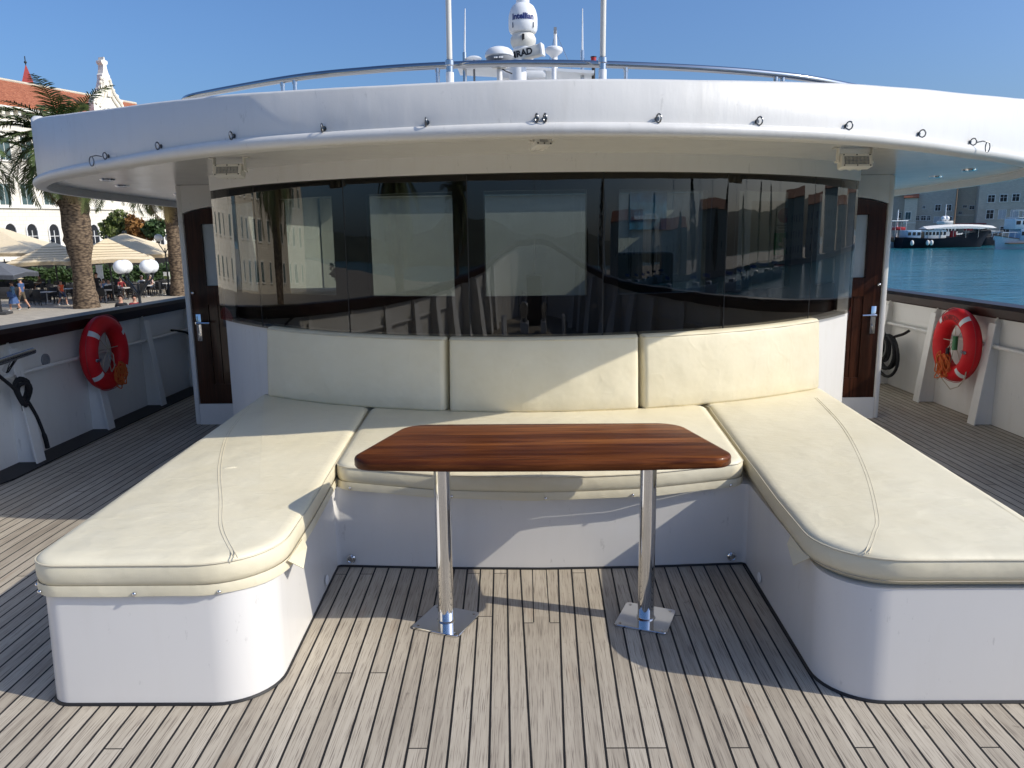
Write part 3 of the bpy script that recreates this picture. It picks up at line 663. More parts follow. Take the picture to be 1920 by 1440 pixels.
for x in (-2.49, -1.99, -1.475, -0.985, -0.495, -0.012, 0.024, 0.52, 0.995, 1.475, 1.985, 2.47):
    p, n = plan_at(x); m = MB(); c = p+n*0.022+Vector((0, 0, 2.078)); tn = Vector((-n.y, n.x, 0))
    m.tube([c+(n*math.cos(a)*0.014+Vector((0, 0, 1))*math.sin(a)*0.0185+tn*math.cos(a)*0.006) for a in [i*math.pi/8 for i in range(16)]], 0.0036, 6, True)
    m.cyl(p+Vector((0, 0, 2.078)), p+n*0.010+Vector((0, 0, 2.078)), 0.006, n=10); m.lathe([(0, 0.001), (.011, .001), (.011, .004), (0, .004)], p+Vector((0, 0, 2.078)), 12, n)
    m.build('eyelet', 'dark_steel', ov)
for x, s in ((2.47, 1), (-2.49, -1)):
    p, n = plan_at(x); c = p+n*0.035+Vector((0, 0, 2.072)); m = MB()
    m.tube([c+Vector((s*0.0, -0.01, 0)), c+Vector((s*.03, -.015, .006)), c+Vector((s*.06, -.01, 0))], 0.0035, 6)
    e = c+Vector((s*.062, -.01, -.026)); m.tube([e+Vector((math.cos(a)*.013, 0, math.sin(a)*.027)) for a in [i*math.pi/7 for i in range(14)]], 0.0032, 6, True)
    o = m.build('snap_hook', 'dark_steel', origin=tuple(c), ship=True)
    tag(o, 'small steel snap hook hanging at the '+('right' if s > 0 else 'left')+'-hand end of the eyelet row', 'hook')

# ---- chrome rail above the band
t = thing('chrome_handrail', (0, 3.85, 2.25), 'polished curved steel handrail on top of the white overhang', 'handrail', ship=True)
pts = catmull([(-1.93, 4.40, 2.338), (-1.80, 4.28, 2.345), (-1.2, 4.0, 2.366), (-.79, 3.9, 2.376), (-.475, 3.86, 2.381), (-.1, 3.85, 2.384), (.31, 3.86, 2.374), (.75, 3.92, 2.362), (1.1, 4.0, 2.350), (1.40, 4.1, 2.335), (1.75, 4.3, 2.318)], 8)
m = MB(); m.tube(pts, 0.0165, 14); m.build('rail', 'rail_chrome', t)
for px_ in (548, 568, 820, 1153, 1408, 1426):
    x = (px_-984)/1442*4.0*1.02-0.03; p = min(pts, key=lambda q: abs(q.x-x)); m = MB(); m.cyl((p.x, p.y, 2.12), (p.x, p.y, p.z), 0.0095, n=10); m.cyl((p.x, p.y, p.z-0.03), (p.x, p.y, p.z), 0.012, n=10); m.build('stanchion', 'steel', t)

# ---- antennas, radar, domes on the upper deck
def pole(name, x, y, z0, z1, r, lab, mats=('white_plastic',)):
    t = thing(name, (x, y, z0), lab, 'antenna', ship=True)
    m = MB(); m.cyl((x, y, z0), (x, y, 2.30), r*1.55, n=14); m.build('sleeve', 'white_plastic', t)
    m = MB(); m.cyl((x, y, 2.295), (x, y, 2.335), r*1.35, n=14); m.lathe([(r*1.3, 2.325), (r*1.75, 2.33), (r*1.75, 2.35), (r*1.2, 2.355)], (x, y, 0), 14); m.build('ferrule', 'steel', t)
    m = MB(); m.cyl((x, y, 2.33), (x+0.006, y, z1), r*1.1, r, 14); m.build('rod', 'cream_plastic', t)
pole('pole_antenna', -0.395, 3.62, 2.12, 3.4, 0.0115, 'thick white pole antenna left of the satellite dome')
pole('pole_antenna', 0.285, 3.62, 2.12, 3.4, 0.0115, 'thick white pole antenna right of the satellite dome')
def whip(x, y, z0, z1, lean, lab):
    t = thing('whip_antenna', (x, y, z0), lab, 'antenna', ship=True)
    m = MB(); m.cyl((x, y, z0), (x+lean, y, z1), 0.013, 0.005, 8); m.build('rod', 'white_plastic', t)
    m = MB(); m.cyl((x, y, z0-.6), (x+lean*.1, y, z0+0.12), 0.022, n=10); m.build('base', 'steel', t)
# upper deck gear stands on a platform further aft
Yd = 9.0
def up_ship(px, py, y):
    d = f0 + CR*((px-960)/FPX) - CU*((py-720)/FPX); return EYE + d*((y-EYE.y)/d.y)
def Z9(py, y=Yd): return up_ship(982, py, y).z
def X9(px, y=Yd): return up_ship(px, 80, y).x
whip(X9(870), Yd, Z9(118), Z9(14), 0.02, 'thin white whip antenna beside the small flat dish')
whip(X9(1092), Yd, Z9(118), Z9(18), 0.0, 'thin white whip antenna right of the dome, near the red lamp')
t = thing('flat_dish', (X9(888), Yd, Z9(118)), 'small white flat dish behind the chrome handrail', 'dish', ship=True)
m = MB(); m.lathe([(0, Z9(104)), (.06, Z9(105)), (.09, Z9(108)), (.085, Z9(109.5)), (.02, Z9(111)), (0, Z9(111))], (X9(888), Yd, 0), 24); m.build('dish', 'white_plastic', t)
m = MB(); m.cyl((X9(888), Yd, Z9(160)), (X9(888), Yd, Z9(110)), 0.012, n=8); m.build('post', 'grey_plastic', t)
t = thing('navigation_lamp', (X9(1113), Yd, Z9(119)), 'small red lamp behind the chrome handrail', 'lamp', ship=True)
m = MB(); m.cyl((X9(1113), Yd, Z9(119)), (X9(1113), Yd, Z9(110)), 0.03, n=14); m.build('lens', 'red_plastic', t)
m = MB(); m.cyl((X9(1113), Yd, Z9(160)), (X9(1113), Yd, Z9(118)), 0.02, n=10); m.cyl((X9(1113), Yd, Z9(110)), (X9(1113), Yd, Z9(108.5)), 0.034, n=14); m.build('bracket', 'black_rubber', t)
# main dome column
cx = X9(981)
t = thing('satellite_dome', (cx, Yd, 2.1), 'tall white satellite dome with Intellian lettering on a ringed mount', 'dome', ship=True)
s9 = (up_ship(983, 60, Yd)-up_ship(982, 60, Yd)).length
def prof(pairs): return [(r*s9, Z9(py)) for r, py in pairs]
m = MB(); m.lathe(prof([(0, 64.5), (18, 64.5), (24, 62), (26.5, 57), (27.2, 48), (27.2, 36), (26.2, 28), (24, 20), (20, 12.5), (14, 7.5), (7, 5), (0, 4.5)]), (cx, Yd, 0), 40); m.build('radome', 'white_plastic', t)
m = MB(); m.lathe(prof([(0, 92), (19, 90), (22, 85), (24, 80), (24, 73), (21.5, 68), (20, 64.5), (0, 64.5)]), (cx, Yd, 0), 36); m.build('mount_ring', 'cream_plastic', t)
m = MB(); m.lathe(prof([(0, 170), (20, 170), (19, 120), (18.5, 90), (0, 89)]), (cx, Yd, 0), 28); m.build('mast', 'white_plastic', t)
m = MB(); m.box((cx-0.0, Yd-.20*.75, Z9(75)), (0.028, 0.03, 0.05)); m.tube([(cx, Yd-.165, Z9(77)), (cx+.004, Yd-.18, Z9(80)), (cx-.01, Yd-.178, Z9(83))], 0.006, 6); m.build('cable_gland', 'black_rubber', t)
m = MB()
for dx in (-19, 19): m.box((cx+dx*s9*1.0, Yd-math.sqrt(max(0, 27.2**2-19**2))*s9, Z9(52)), (0.014, 0.012, 0.05))
m.build('latch', 'grey_plastic', t)
Rr = 27.3*s9
add_text('Intellian', 0.082, lambda c: Vector((cx+Rr*math.sin(c.x/Rr), Yd-Rr*math.cos(c.x/Rr)-0.001-c.z, Z9(37.5)+c.y)), 'lettering', 'lettering_blue', t, weight=0.0032)
# second dome half seen above
t = thing('upper_mast', (cx, Yd+.5, 3.0), 'white mast head with a black band above the satellite dome', 'mast', ship=True)
m = MB(); m.lathe([(0, Z9(14)), (24*s9*1.06, Z9(13)), (24*s9*1.06, Z9(2)), (13*s9, Z9(1)), (13*s9, Z9(-30)), (0, Z9(-30))], (cx, Yd+.5, 0), 28); m.build('collar', 'white_plastic', t)
m = MB(); m.cyl((cx, Yd+.5, 2.1), (cx, Yd+.5, Z9(13)), 0.06, n=16); m.build('post', 'white_plastic', t)
m = MB(); m.box((cx-.01, Yd+.5-13*s9, Z9(-4)), (0.06, 0.01, 0.06)); m.build('black_box', 'black_rubber', t)
# open array radar
t = thing('radar_scanner', (X9(975), Yd-.35, Z9(110)), 'white bar radar scanner lettered SIMRAD in front of the dome mast', 'radar', ship=True)
y0 = Yd-0.45; a0 = Vector((X9(925, y0), y0+.05, Z9(113, y0))); a1 = Vector((X9(1016, y0), y0-0.12, Z9(99, y0))); d = (a1-a0); rx = d.normalized(); L = d.length
rm = Matrix((rx, rx.cross(Vector((0, 0, 1))).normalized()*-1, Vector((0, 0, 1)))).transposed()
rz_ = rx.cross(rm.col[1]).normalized(); rm = Matrix((rx, rm.col[1], rz_)).transposed()
m = MB(); m.box((a0+a1)/2, (L, 0.10, 0.115), rm, bevel=0.02); m.build('array', 'cream_plastic', t)
m = MB(); m.box(a1, (0.03, 0.11, 0.125), rm, bevel=0.012); m.build('end_cap', 'white_plastic', t)
m = MB(); m.cyl(((a0+a1)/2+Vector((0, 0, -.35))), ((a0+a1)/2+Vector((0, 0, -.05))), 0.09, n=20); m.build('turning_unit', 'white_plastic', t)
fr = rm.col[1] if rm.col[1].y < 0 else -rm.col[1]
fr = Vector(fr); tc = a0+rx*(L*0.545)
add_text('SIMRAD', 0.088, lambda c: tc+rx*c.x+rz_*(c.y if rz_.z > 0 else -c.y)+fr*(0.0515+c.z), 'lettering', 'lettering_black', t, weight=0.0035)
# white platform plates behind the rail
m = MB(); m.box((cx+0.02, Yd+.1, Z9(133)), (1.5, .5, .03), Matrix.Rotation(R_(4), 3, 'Y')); m.box((cx, Yd+.1, Z9(142)), (.5, .5, .12), bevel=.04); tag(m.build('radar_platform', 'white_plastic', origin=(cx, Yd, 2.2), ship=True), 'white radar platform behind the chrome handrail', 'platform')
# two mushroom antennas on posts near the rail
t = thing('mushroom_antenna', (-.165, 3.95, 2.12), 'larger mushroom antenna with grey underside left of the radar bar', 'antenna', ship=True)
mx, my = -.182, 3.92
m = MB(); m.lathe([(0, 2.474), (.03, 2.472), (.050, 2.465), (.063, 2.454), (.069, 2.440), (.069, 2.430), (.064, 2.426), (.0, 2.426)], (mx, my, 0), 32); m.build('cap', 'white_plastic', t)
m = MB(); m.lathe([(.063, 2.428), (.064, 2.424), (.057, 2.400), (.042, 2.384), (.026, 2.380), (0, 2.380)], (mx, my, 0), 32); m.build('underside', 'grey_plastic', t)
m = MB(); m.cyl((mx, my, 2.37), (mx, my, 2.392), 0.012, n=12); m.box((mx, my, 2.382), (.07, .03, .014), bevel=.004); m.build('collar', 'cream_plastic', t)
m = MB(); m.cyl((mx, my, 2.12), (mx, my, 2.372), 0.0135, n=14); m.build('post', 'white_plastic', t)
m = MB()
for dx in (-.021, -.014, -.009, .004, .011, .017): m.box((mx+dx, my-.0615, 2.414), (.005, .004, .008), Matrix.Rotation(R_(-16), 3, 'X'))
m.build('marking', 'lettering_white', t)
m = MB(); m.tube([(mx+.012, my, 2.375), (mx+.03, my+.01, 2.366), (mx+.06, my+.03, 2.358)], 0.003, 6); m.build('cable', 'black_rubber', t)
t = thing('mushroom_antenna', (.105, 4.6, 2.12), 'smaller mushroom antenna on a post at the right end of the radar bar', 'antenna', ship=True)
mx, my = .095, 4.3
m = MB(); m.lathe([(0, 2.560), (.034, 2.558), (.045, 2.551), (.047, 2.540), (.043, 2.531), (.024, 2.517), (.013, 2.505), (.0, 2.505)], (mx, my, 0), 28); m.build('cap', 'white_plastic', t)
m = MB(); m.cyl((mx, my, 2.12), (mx, my, 2.515), 0.0125, n=14); m.build('post', 'white_plastic', t)
m = MB(); m.cyl((mx, my, 2.485), (mx, my, 2.495), 0.0135, n=12); m.build('ring', 'grey_plastic', t)
# far mast with stays
t = thing('signal_mast', (X9(1043), Yd+1, 2.2), 'slim white signal mast with thin stays right of the radar', 'mast', ship=True); yy = Yd+1
m = MB(); m.cyl((X9(1047, yy), yy, 2.1), (X9(1041, yy), yy, Z9(58, yy)), 0.03, 0.02, 10); m.build('post', 'white_plastic', t)
m = MB(); m.box((X9(1041, yy), yy-.02, Z9(59, yy)), (.035, .03, .07)); m.build('fitting', 'grey_plastic', t)
for e in (1027, 1072):
    m = MB(); m.cyl((X9(1041, yy), yy, Z9(60, yy)), (X9(e, yy), yy, Z9(130, yy)), 0.004, n=6); m.build('stay', 'steel', t)

# ---- floodlights under the overhang
def flood(c, w, h, rz, lab):
    c = Vector(c); q = Matrix.Rotation(rz, 3, 'Z') @ Matrix.Rotation(R_(-14), 3, 'X'); P_ = lambda x, y, z: c+q @ Vector((x, y, z))
    t = thing('floodlight', (c.x, c.y, 2.062), lab, 'floodlight', 'floodlights under the overhang', True)
    m = MB(); m.box(c+q @ Vector((0, 0.02, 0)), (w, 0.05, h), q, bevel=0.006)
    for dx in (-.3, 0, .3): m.box(P_(dx*w, 0.06, 0), (0.02, 0.03, h*.8), q)
    m.build('housing', 'cream_plastic', t)
    m = MB()
    for s in (-1, 1):
        m.box(P_(0, -.008, s*(h/2-.007)), (w, .012, .014), q, bevel=.002); m.box(P_(s*(w/2-.009), -.008, 0), (.018, .012, h-.028), q, bevel=.002)
    m.build('bezel', 'cream_plastic', t)
    m = MB(); m.box(P_(0, -.0055, 0), (w-.03, .004, h-.024), q); m.build('reflector', 'grey_plastic', t)
    m = MB()
    for i in range(6):
        for j in (-1, 1): m.lathe([(0, .0), (.0105, .0), (.0105, .003), (0, .005)], P_((i-2.5)*(w-.045)/6, -.008, j*(h-.03)/4), 12, q @ Vector((0, -1, 0)))
    m.build('led', 'led_lens', t)
    m = MB()
    for i in (-1, 0, 1):
        for j in (-1, 1): m.sphere(P_(i*w*.42, -.016, j*(h/2-.007)), .004, 8)
    m.build('screw', 'black_rubber', t)
    m = MB()
    for s in (-1, 1):
        a = P_(s*(w/2+.008), .02, 0.0); m.box((a.x, a.y, (a.z+2.06)/2), (.006, .03, 2.06-a.z), Matrix.Rotation(rz, 3, 'Z')); m.cyl(P_(s*(w/2), .02, 0), P_(s*(w/2+.022), .02, 0), .007, n=10); m.box((a.x+s*.012, a.y, 2.057), (.03, .03, .005), Matrix.Rotation(rz, 3, 'Z'))
    m.build('bracket', 'cream_plastic', t)
flood((-1.79, 4.60, 1.985), 0.175, 0.068, R_(-9), 'white floodlight under the left end of the overhang')
flood((1.835, 4.60, 1.985), 0.185, 0.075, R_(6), 'white floodlight under the right end of the overhang')
flood((0.02, 3.75, 2.018), 0.078, 0.05, R_(24), 'small white floodlight hung under the middle of the lip')

# ---- built-in bench base (one continuous U-shaped plinth)
def poly2(lst): return [Vector(p) for p in lst]
base_line = poly2([(-1.83, 5.45), (-1.735, 2.385), (-0.955, 2.385), (-1.0, 3.535), (-0.5, 3.50), (0.0, 3.485), (0.5, 3.50), (0.985, 3.535), (0.945, 2.385), (1.735, 2.385), (1.86, 5.45)])
base_r = fillet(base_line, [0, .085, .19, .02, 0, 0, 0, .02, .19, .085, 0], 10, False)
bb = thing('bench_base', (0, 3.6, 0), 'glossy white U-shaped built-in bench base on the teak deck', 'bench base', ship=True)
m = MB()
tap = lambda p, z: Vector((p.x, p.y+(.014*z/.405 if p.y < 2.6 else 0), z))
m.loft([[tap(p, z) for p in base_r] for z in (0.0, 0.405)], closed=False, caps=False)
m.face([tap(p, 0.405) for p in base_r])
m.build('plinth', 'gelcoat', bb)
m = MB(); m.tube([(p.x, p.y, 0.003) for p in base_r], 0.0075, 6); m.build('rubber_seal', 'black_rubber', bb)
for x in (-0.93, 0.915):
    m = MB(); yb = 3.522; m.lathe([(0, .012), (.011, .012), (.011, .006), (.017, .010), (.022, .006), (.022, -.002), (0, -.002)], (x, yb, 0.045), 20, Vector((0, -1, 0))); m.build('drain_fitting', 'chrome', bb)
for x, s in ((-0.968, 1), (0.955, -1)):
    m = MB(); m.lathe([(0, .003), (.021, .003), (.023, 0), (0, 0)], (x-s*.012, 3.25, 0.06), 20, Vector((s, 0, 0))); m.build('blank_cap', 'white_plastic', bb)

# ---- seat cushions
def seat_cushion(outline, radii, lab, sag=None, open_back=0.0, studs=(), stitch=None, skirt_n=None):
    o = ccw([Vector(p) for p in outline]); 
    if o[0] != Vector(outline[0]): radii = radii[::-1]
    P = fillet(o, radii, 10)
    # resample long straight runs so the edge can undulate a little
    Q = []
    for i in range(len(P)):
        a, b = P[i-1], P[i]; k = max(1, int((b-a).length/0.06))
        for j in range(k): Q.append(a+(b-a)*(j+1)/k)
    P = Q; N = len(P); rnd = random.Random(len(lab)); ph = [rnd.uniform(0, 6.28) for _ in range(6)]
    cen = sum(P, Vector((0, 0)))/N
    def wob(i, k): s = i/N*6.28; return math.sin(7*s+ph[k])*0.5+math.sin(13*s+ph[k+1])*0.3+math.sin(29*s+ph[k+2])*0.2
    sg = sag or (lambda p: 0.0)
    t = thing('seat_cushion', (cen.x, cen.y, 0.405), lab, 'cushion', 'cream seat cushions', True)
    m = MB(); rings = []
    for d, z in [(0.030, .412), (0.010, .432), (0.002, .439), (-0.003, .456), (-0.0045, .476), (-0.0025, .500), (.002, .5125), (.010, .5205), (.024, .5255), (.045, .5285)]:
        R = offset(P, d); rings.append([Vector((p.x, p.y, z+sg(P[i])+0.0012*wob(i, 0))) + Vector((0, 0, 0)) for i, p in enumerate(R)])
    m.loft(rings, True, True); m.build('cover', 'cream_vinyl', t, sharp=60)
    m = MB(); m.tube([(p.x, p.y, .5105+sg(P[i])+0.0012*wob(i, 0)) for i, p in enumerate(offset(P, -0.0015))], 0.0030, 6, True); m.build('piping', 'vinyl_piping', t)
    m = MB(); m.tube([(p.x, p.y, .4365+sg(P[i])) for i, p in enumerate(offset(P, -0.0005))], 0.0018, 5, True); m.build('seam', 'vinyl_thread', t)
    # snap-down skirt below the cushion, slightly wavy
    idx = [i for i in range(N) if P[i].y < (open_back or 99)]
    runs = []; cur = []
    for i in range(2*N):
        k = i % N
        if P[k].y < (open_back or 99): cur.append(k)
        else:
            if len(cur) > 1: runs.append(cur)
            cur = []
        if len(runs) == 1 and not cur: break
    run = max(runs, key=len) if runs else list(range(N))
    m = MB(); rings = []
    A = offset(P, -0.0035); B = offset(P, -0.0025); Ci = offset(P, 0.0005); D = offset(P, 0.0005)
    for k in run:
        n = (A[k]-P[k]).normalized(); w = 0.0035*wob(k, 2); zb = .401+sg(P[k])+0.003*wob(k, 3); a, b, c, d = A[k]+n*max(0, w), B[k], Ci[k], D[k]+n*max(0, w)
        rings.append([Vector((b.x, b.y, .438+sg(P[k]))), Vector((a.x+n.x*.0015, a.y+n.y*.0015, (.438+zb)/2+sg(P[k])/2)), Vector((a.x, a.y, zb)), Vector((d.x, d.y, zb)), Vector((c.x, c.y, .436+sg(P[k])))])
    m.loft(rings); m.build('skirt', 'cream_vinyl', t, sharp=60)
    for sx, sy in studs:
        k = min(run, key=lambda i: (P[i]-Vector((sx, sy))).length); n = (A[k]-P[k]).normalized()
        m = MB(); c = A[k]+n*0.004; m.sphere((c.x, c.y, .412+sg(P[k])), 0.0075, 12, (1, 1, 1)); m.build('snap_stud', 'chrome', t)
    if stitch:
        c = catmull([(x, y, .529) for x, y in stitch], 10)
        for off in (-.0065, .0065):
            m = MB(); m.tube([(p.x+off, p.y, p.z-.0006) for p in c], 0.0017, 5); m.build('stitching', 'vinyl_piping', t)
    return t
def arcxy(R, deg): p = arc_pt(R, deg, 0); return (p.x, p.y)
lc = [(-1.755, 2.388), (-0.925, 2.388), (-0.955, 3.0), (-1.085, 4.80)]+[arcxy(3.10, a) for a in (-20, -24, -28, -32, -36, -38.5)]
seat_cushion(lc, [.11, .25, 0, .04]+[0]*5+[.06], 'long cream seat cushion on the quay side, dented and crossed by roof shade', studs=[(-1.75, 2.372), (-1.4, 2.372), (-1.08, 2.38), (-1.8, 2.45)], open_back=4.6, stitch=[(-1.045, 2.405), (-1.20, 2.68), (-1.325, 2.995), (-1.539, 3.529), (-1.732, 4.152), (-1.86, 4.85)])
rc = [(1.755, 2.388), (0.915, 2.388), (0.945, 3.0), (1.085, 4.76)]+[arcxy(3.10, a) for a in (20, 24, 28, 32, 36, 40)]
seat_cushion(rc, [.11, .25, 0, .04]+[0]*5+[.06], 'long cream seat cushion on the water side, fully sunlit', studs=[(1.06, 2.385), (1.30, 2.372), (1.62, 2.372)], open_back=4.6, stitch=[(1.045, 2.405), (1.145, 2.58), (1.237, 2.761), (1.45, 3.361), (1.671, 4.147), (1.82, 4.95)])
cc = [(-0.985, 3.52), (-0.5, 3.445), (0, 3.42), (0.5, 3.445), (0.96, 3.52), (1.055, 4.76)]+[arcxy(3.10, a) for a in (18, 12, 6, 0, -6, -12, -18)]+[(-1.06, 4.80)]
seat_cushion(cc, [.09, .2, .3, .2, .09, .04, 0, 0, 0, 0, 0, 0, 0, .04], 'short cream seat cushion in the middle, behind the table', sag=lambda p: -0.030*max(0, 1-(p.x/0.95)**2)*max(0, min(1, (3.75-p.y)/0.3)), studs=[(-.88, 3.51), (-.40, 3.44), (0.02, 3.42), (.42, 3.44), (.86, 3.51)], open_back=4.5)

for s in (-1, 1):
    host = [o for o in SHIP if o.name.startswith('seat_cushion')][0 if s < 0 else 1]; m = MB(); x = lambda v: s*v
    q = [(x(.928), 2.585, .438), (x(.934), 2.80, .438), (x(.926), 2.81, .399), (x(.897), 2.655, .378)]
    m.loft([[Vector(p) for p in q], [Vector((p[0]+s*.004, p[1], p[2])) for p in q]]); m.build('loose_flap', 'cream_vinyl', host, smooth=False)
host = [o for o in SHIP if o.name.startswith('seat_cushion')][0]
m = MB(); m.sphere((-1.465, 3.46, .5265), .034, 20, (1.0, .45, .17), Matrix.Rotation(R_(18), 3, 'Z')); m.build('crease', 'cream_vinyl', host, sharp=80)
# ---- backrest cushions
def backrest(a0, a1, lab):
    t = thing('backrest_cushion', tuple(arc_pt(3.12, (a0+a1)/2, 0.51)), lab, 'cushion', 'cream backrest cushions', True)
    rnd = random.Random(int(a0*10)); ph = rnd.uniform(0, 6)
    m = MB(); rings = []; n = 40; wid = R_(a1-a0)*3.12; topc = []
    us = [0, .003, .008, .016, .03]+[.03+.94*i/n for i in range(1, n)]+[.97, .984, .992, .997, 1]
    for u in us:
        a = a0+(a1-a0)*u; e = min(u, 1-u)*wid; k = 1-(max(0, 1-e/0.028))**2; k = math.sqrt(max(0.02, k)); zt = gb(a)+0.018; zb = 0.522; h = zt-zb; ring = []
        prof = [(0.0, .0), (.6, .0), (.92, .012), (1.0, .05)]+[(1.0, .05+.88*i/6) for i in range(1, 7)]+[(.97, .965), (.88, .992), (.6, 1.0), (0.0, 1.0), (-.05, .5)]
        for d, v in prof:
            puff = 0.016*math.sin(math.pi*min(1, max(0, v)))*math.sin(math.pi*u)**.5 if d > .9 else 0
            lean = 0.030*(v); wr = 0.0022*math.sin(u*31+v*7+ph)*math.sin(v*5+u*3+ph) if d > .9 else 0
            Rr_ = 3.065+0.105*k*d + puff*k - lean*(1 if d > .2 else .0) + wr
            vv = .5+(v-.5)*(.96+.04*k); ring.append(arc_pt(Rr_, a, zb+h*vv))
        rings.append(ring); topc.append(arc_pt(3.065+0.105*k-.030+.001, a, zb+h*(.5+.465*(.96+.04*k))))
    m.loft(rings); m.build('cover', 'cream_vinyl', t, sharp=60)
    m = MB(); m.tube(topc[2:-2], 0.0042, 6); m.build('piping', 'vinyl_piping', t)
    m = MB(); m.tube([arc_pt(3.06, a0+(a1-a0)*i/20, gb(a0+(a1-a0)*i/20)+0.020) for i in range(21)], 0.011, 6); m.build('fixing_strip', 'vinyl_piping', t)
backrest(-36.2, -10.25, 'cream backrest cushion on the quay side, entirely in shade')
backrest(-10.10, 11.65, 'cream backrest cushion in the middle, mostly shaded')
backrest(11.82, 38.6, 'cream backrest cushion on the water side, mostly sunlit')

# ---- the table
tb = thing('deck_table', (0, 2.97, 0), 'varnished mahogany table on two polished steel legs', 'table', ship=True)
tp = ccw(poly2([(-0.755, 2.77), (-.35, 2.742), (0, 2.735), (.35, 2.740), (0.725, 2.765), (0.60, 3.335), (-0.60, 3.350)]))
tp = fillet(tp, [.085, 0, 0, 0, .085, .13, .13], 10)
m = MB(); m.loft([[Vector((p.x, p.y, z)) for p in offset(tp, d)] for d, z in [(.014, .7135), (.005, .7155), (0, .722), (0, .744), (.0035, .752), (.010, .756), (.020, .7575)]])
m.build('tabletop', 'mahogany', tb, sharp=50)
for x in (-.412, .418):
    m = MB(); m.box((x-.03, 2.98, .704), (.20, .30, .018), bevel=.004); m.build('cleat', 'mahogany', tb)
for x, y in ((-.412, 2.970), (.4185, 2.984)):
    m = MB(); m.cyl((x, y, .006), (x, y, .697), .0335, n=40); lg = m.build('leg', 'chrome', tb)
    m = MB(); q = Matrix.Rotation(R_(-21.5), 3, 'Z'); pl = fillet(poly2([(-.108, -.108), (.108, -.108), (.108, .108), (-.108, .108)]), [.016]*4, 5)
    pl = [q @ Vector((p.x, p.y, 0)) for p in pl]
    m.loft([[Vector((x+p.x*s, y+p.y*s, z)) for p in pl] for s, z in ((1, .001), (1, .007), (.985, .009))]); m.build('base_plate', 'chrome', lg)
    m = MB(); m.lathe([(.034, .009), (.0405, .009), (.036, .0135), (.034, .014)], (x, y, 0), 32); m.build('weld_collar', 'steel', lg)
    for sx in (-1, 1):
        for sy in (-1, 1):
            p = q @ Vector((sx*.086, sy*.086, 0)); m = MB(); m.lathe([(0, .0105), (.005, .0105), (.0075, .009), (0, .009)], (x+p.x, y+p.y, 0), 14); m.build('screw', 'steel', lg)
m = MB(); m.lathe([(0, .001), (.05, .001), (.05, .003), (.043, .004), (0, .004)], (2.62, 5.35, 0), 28); tag(m.build('deck_filler', 'steel', origin=(2.62, 5.35, 0), ship=True), 'round metal filler cap let into the side deck', 'deck cap')

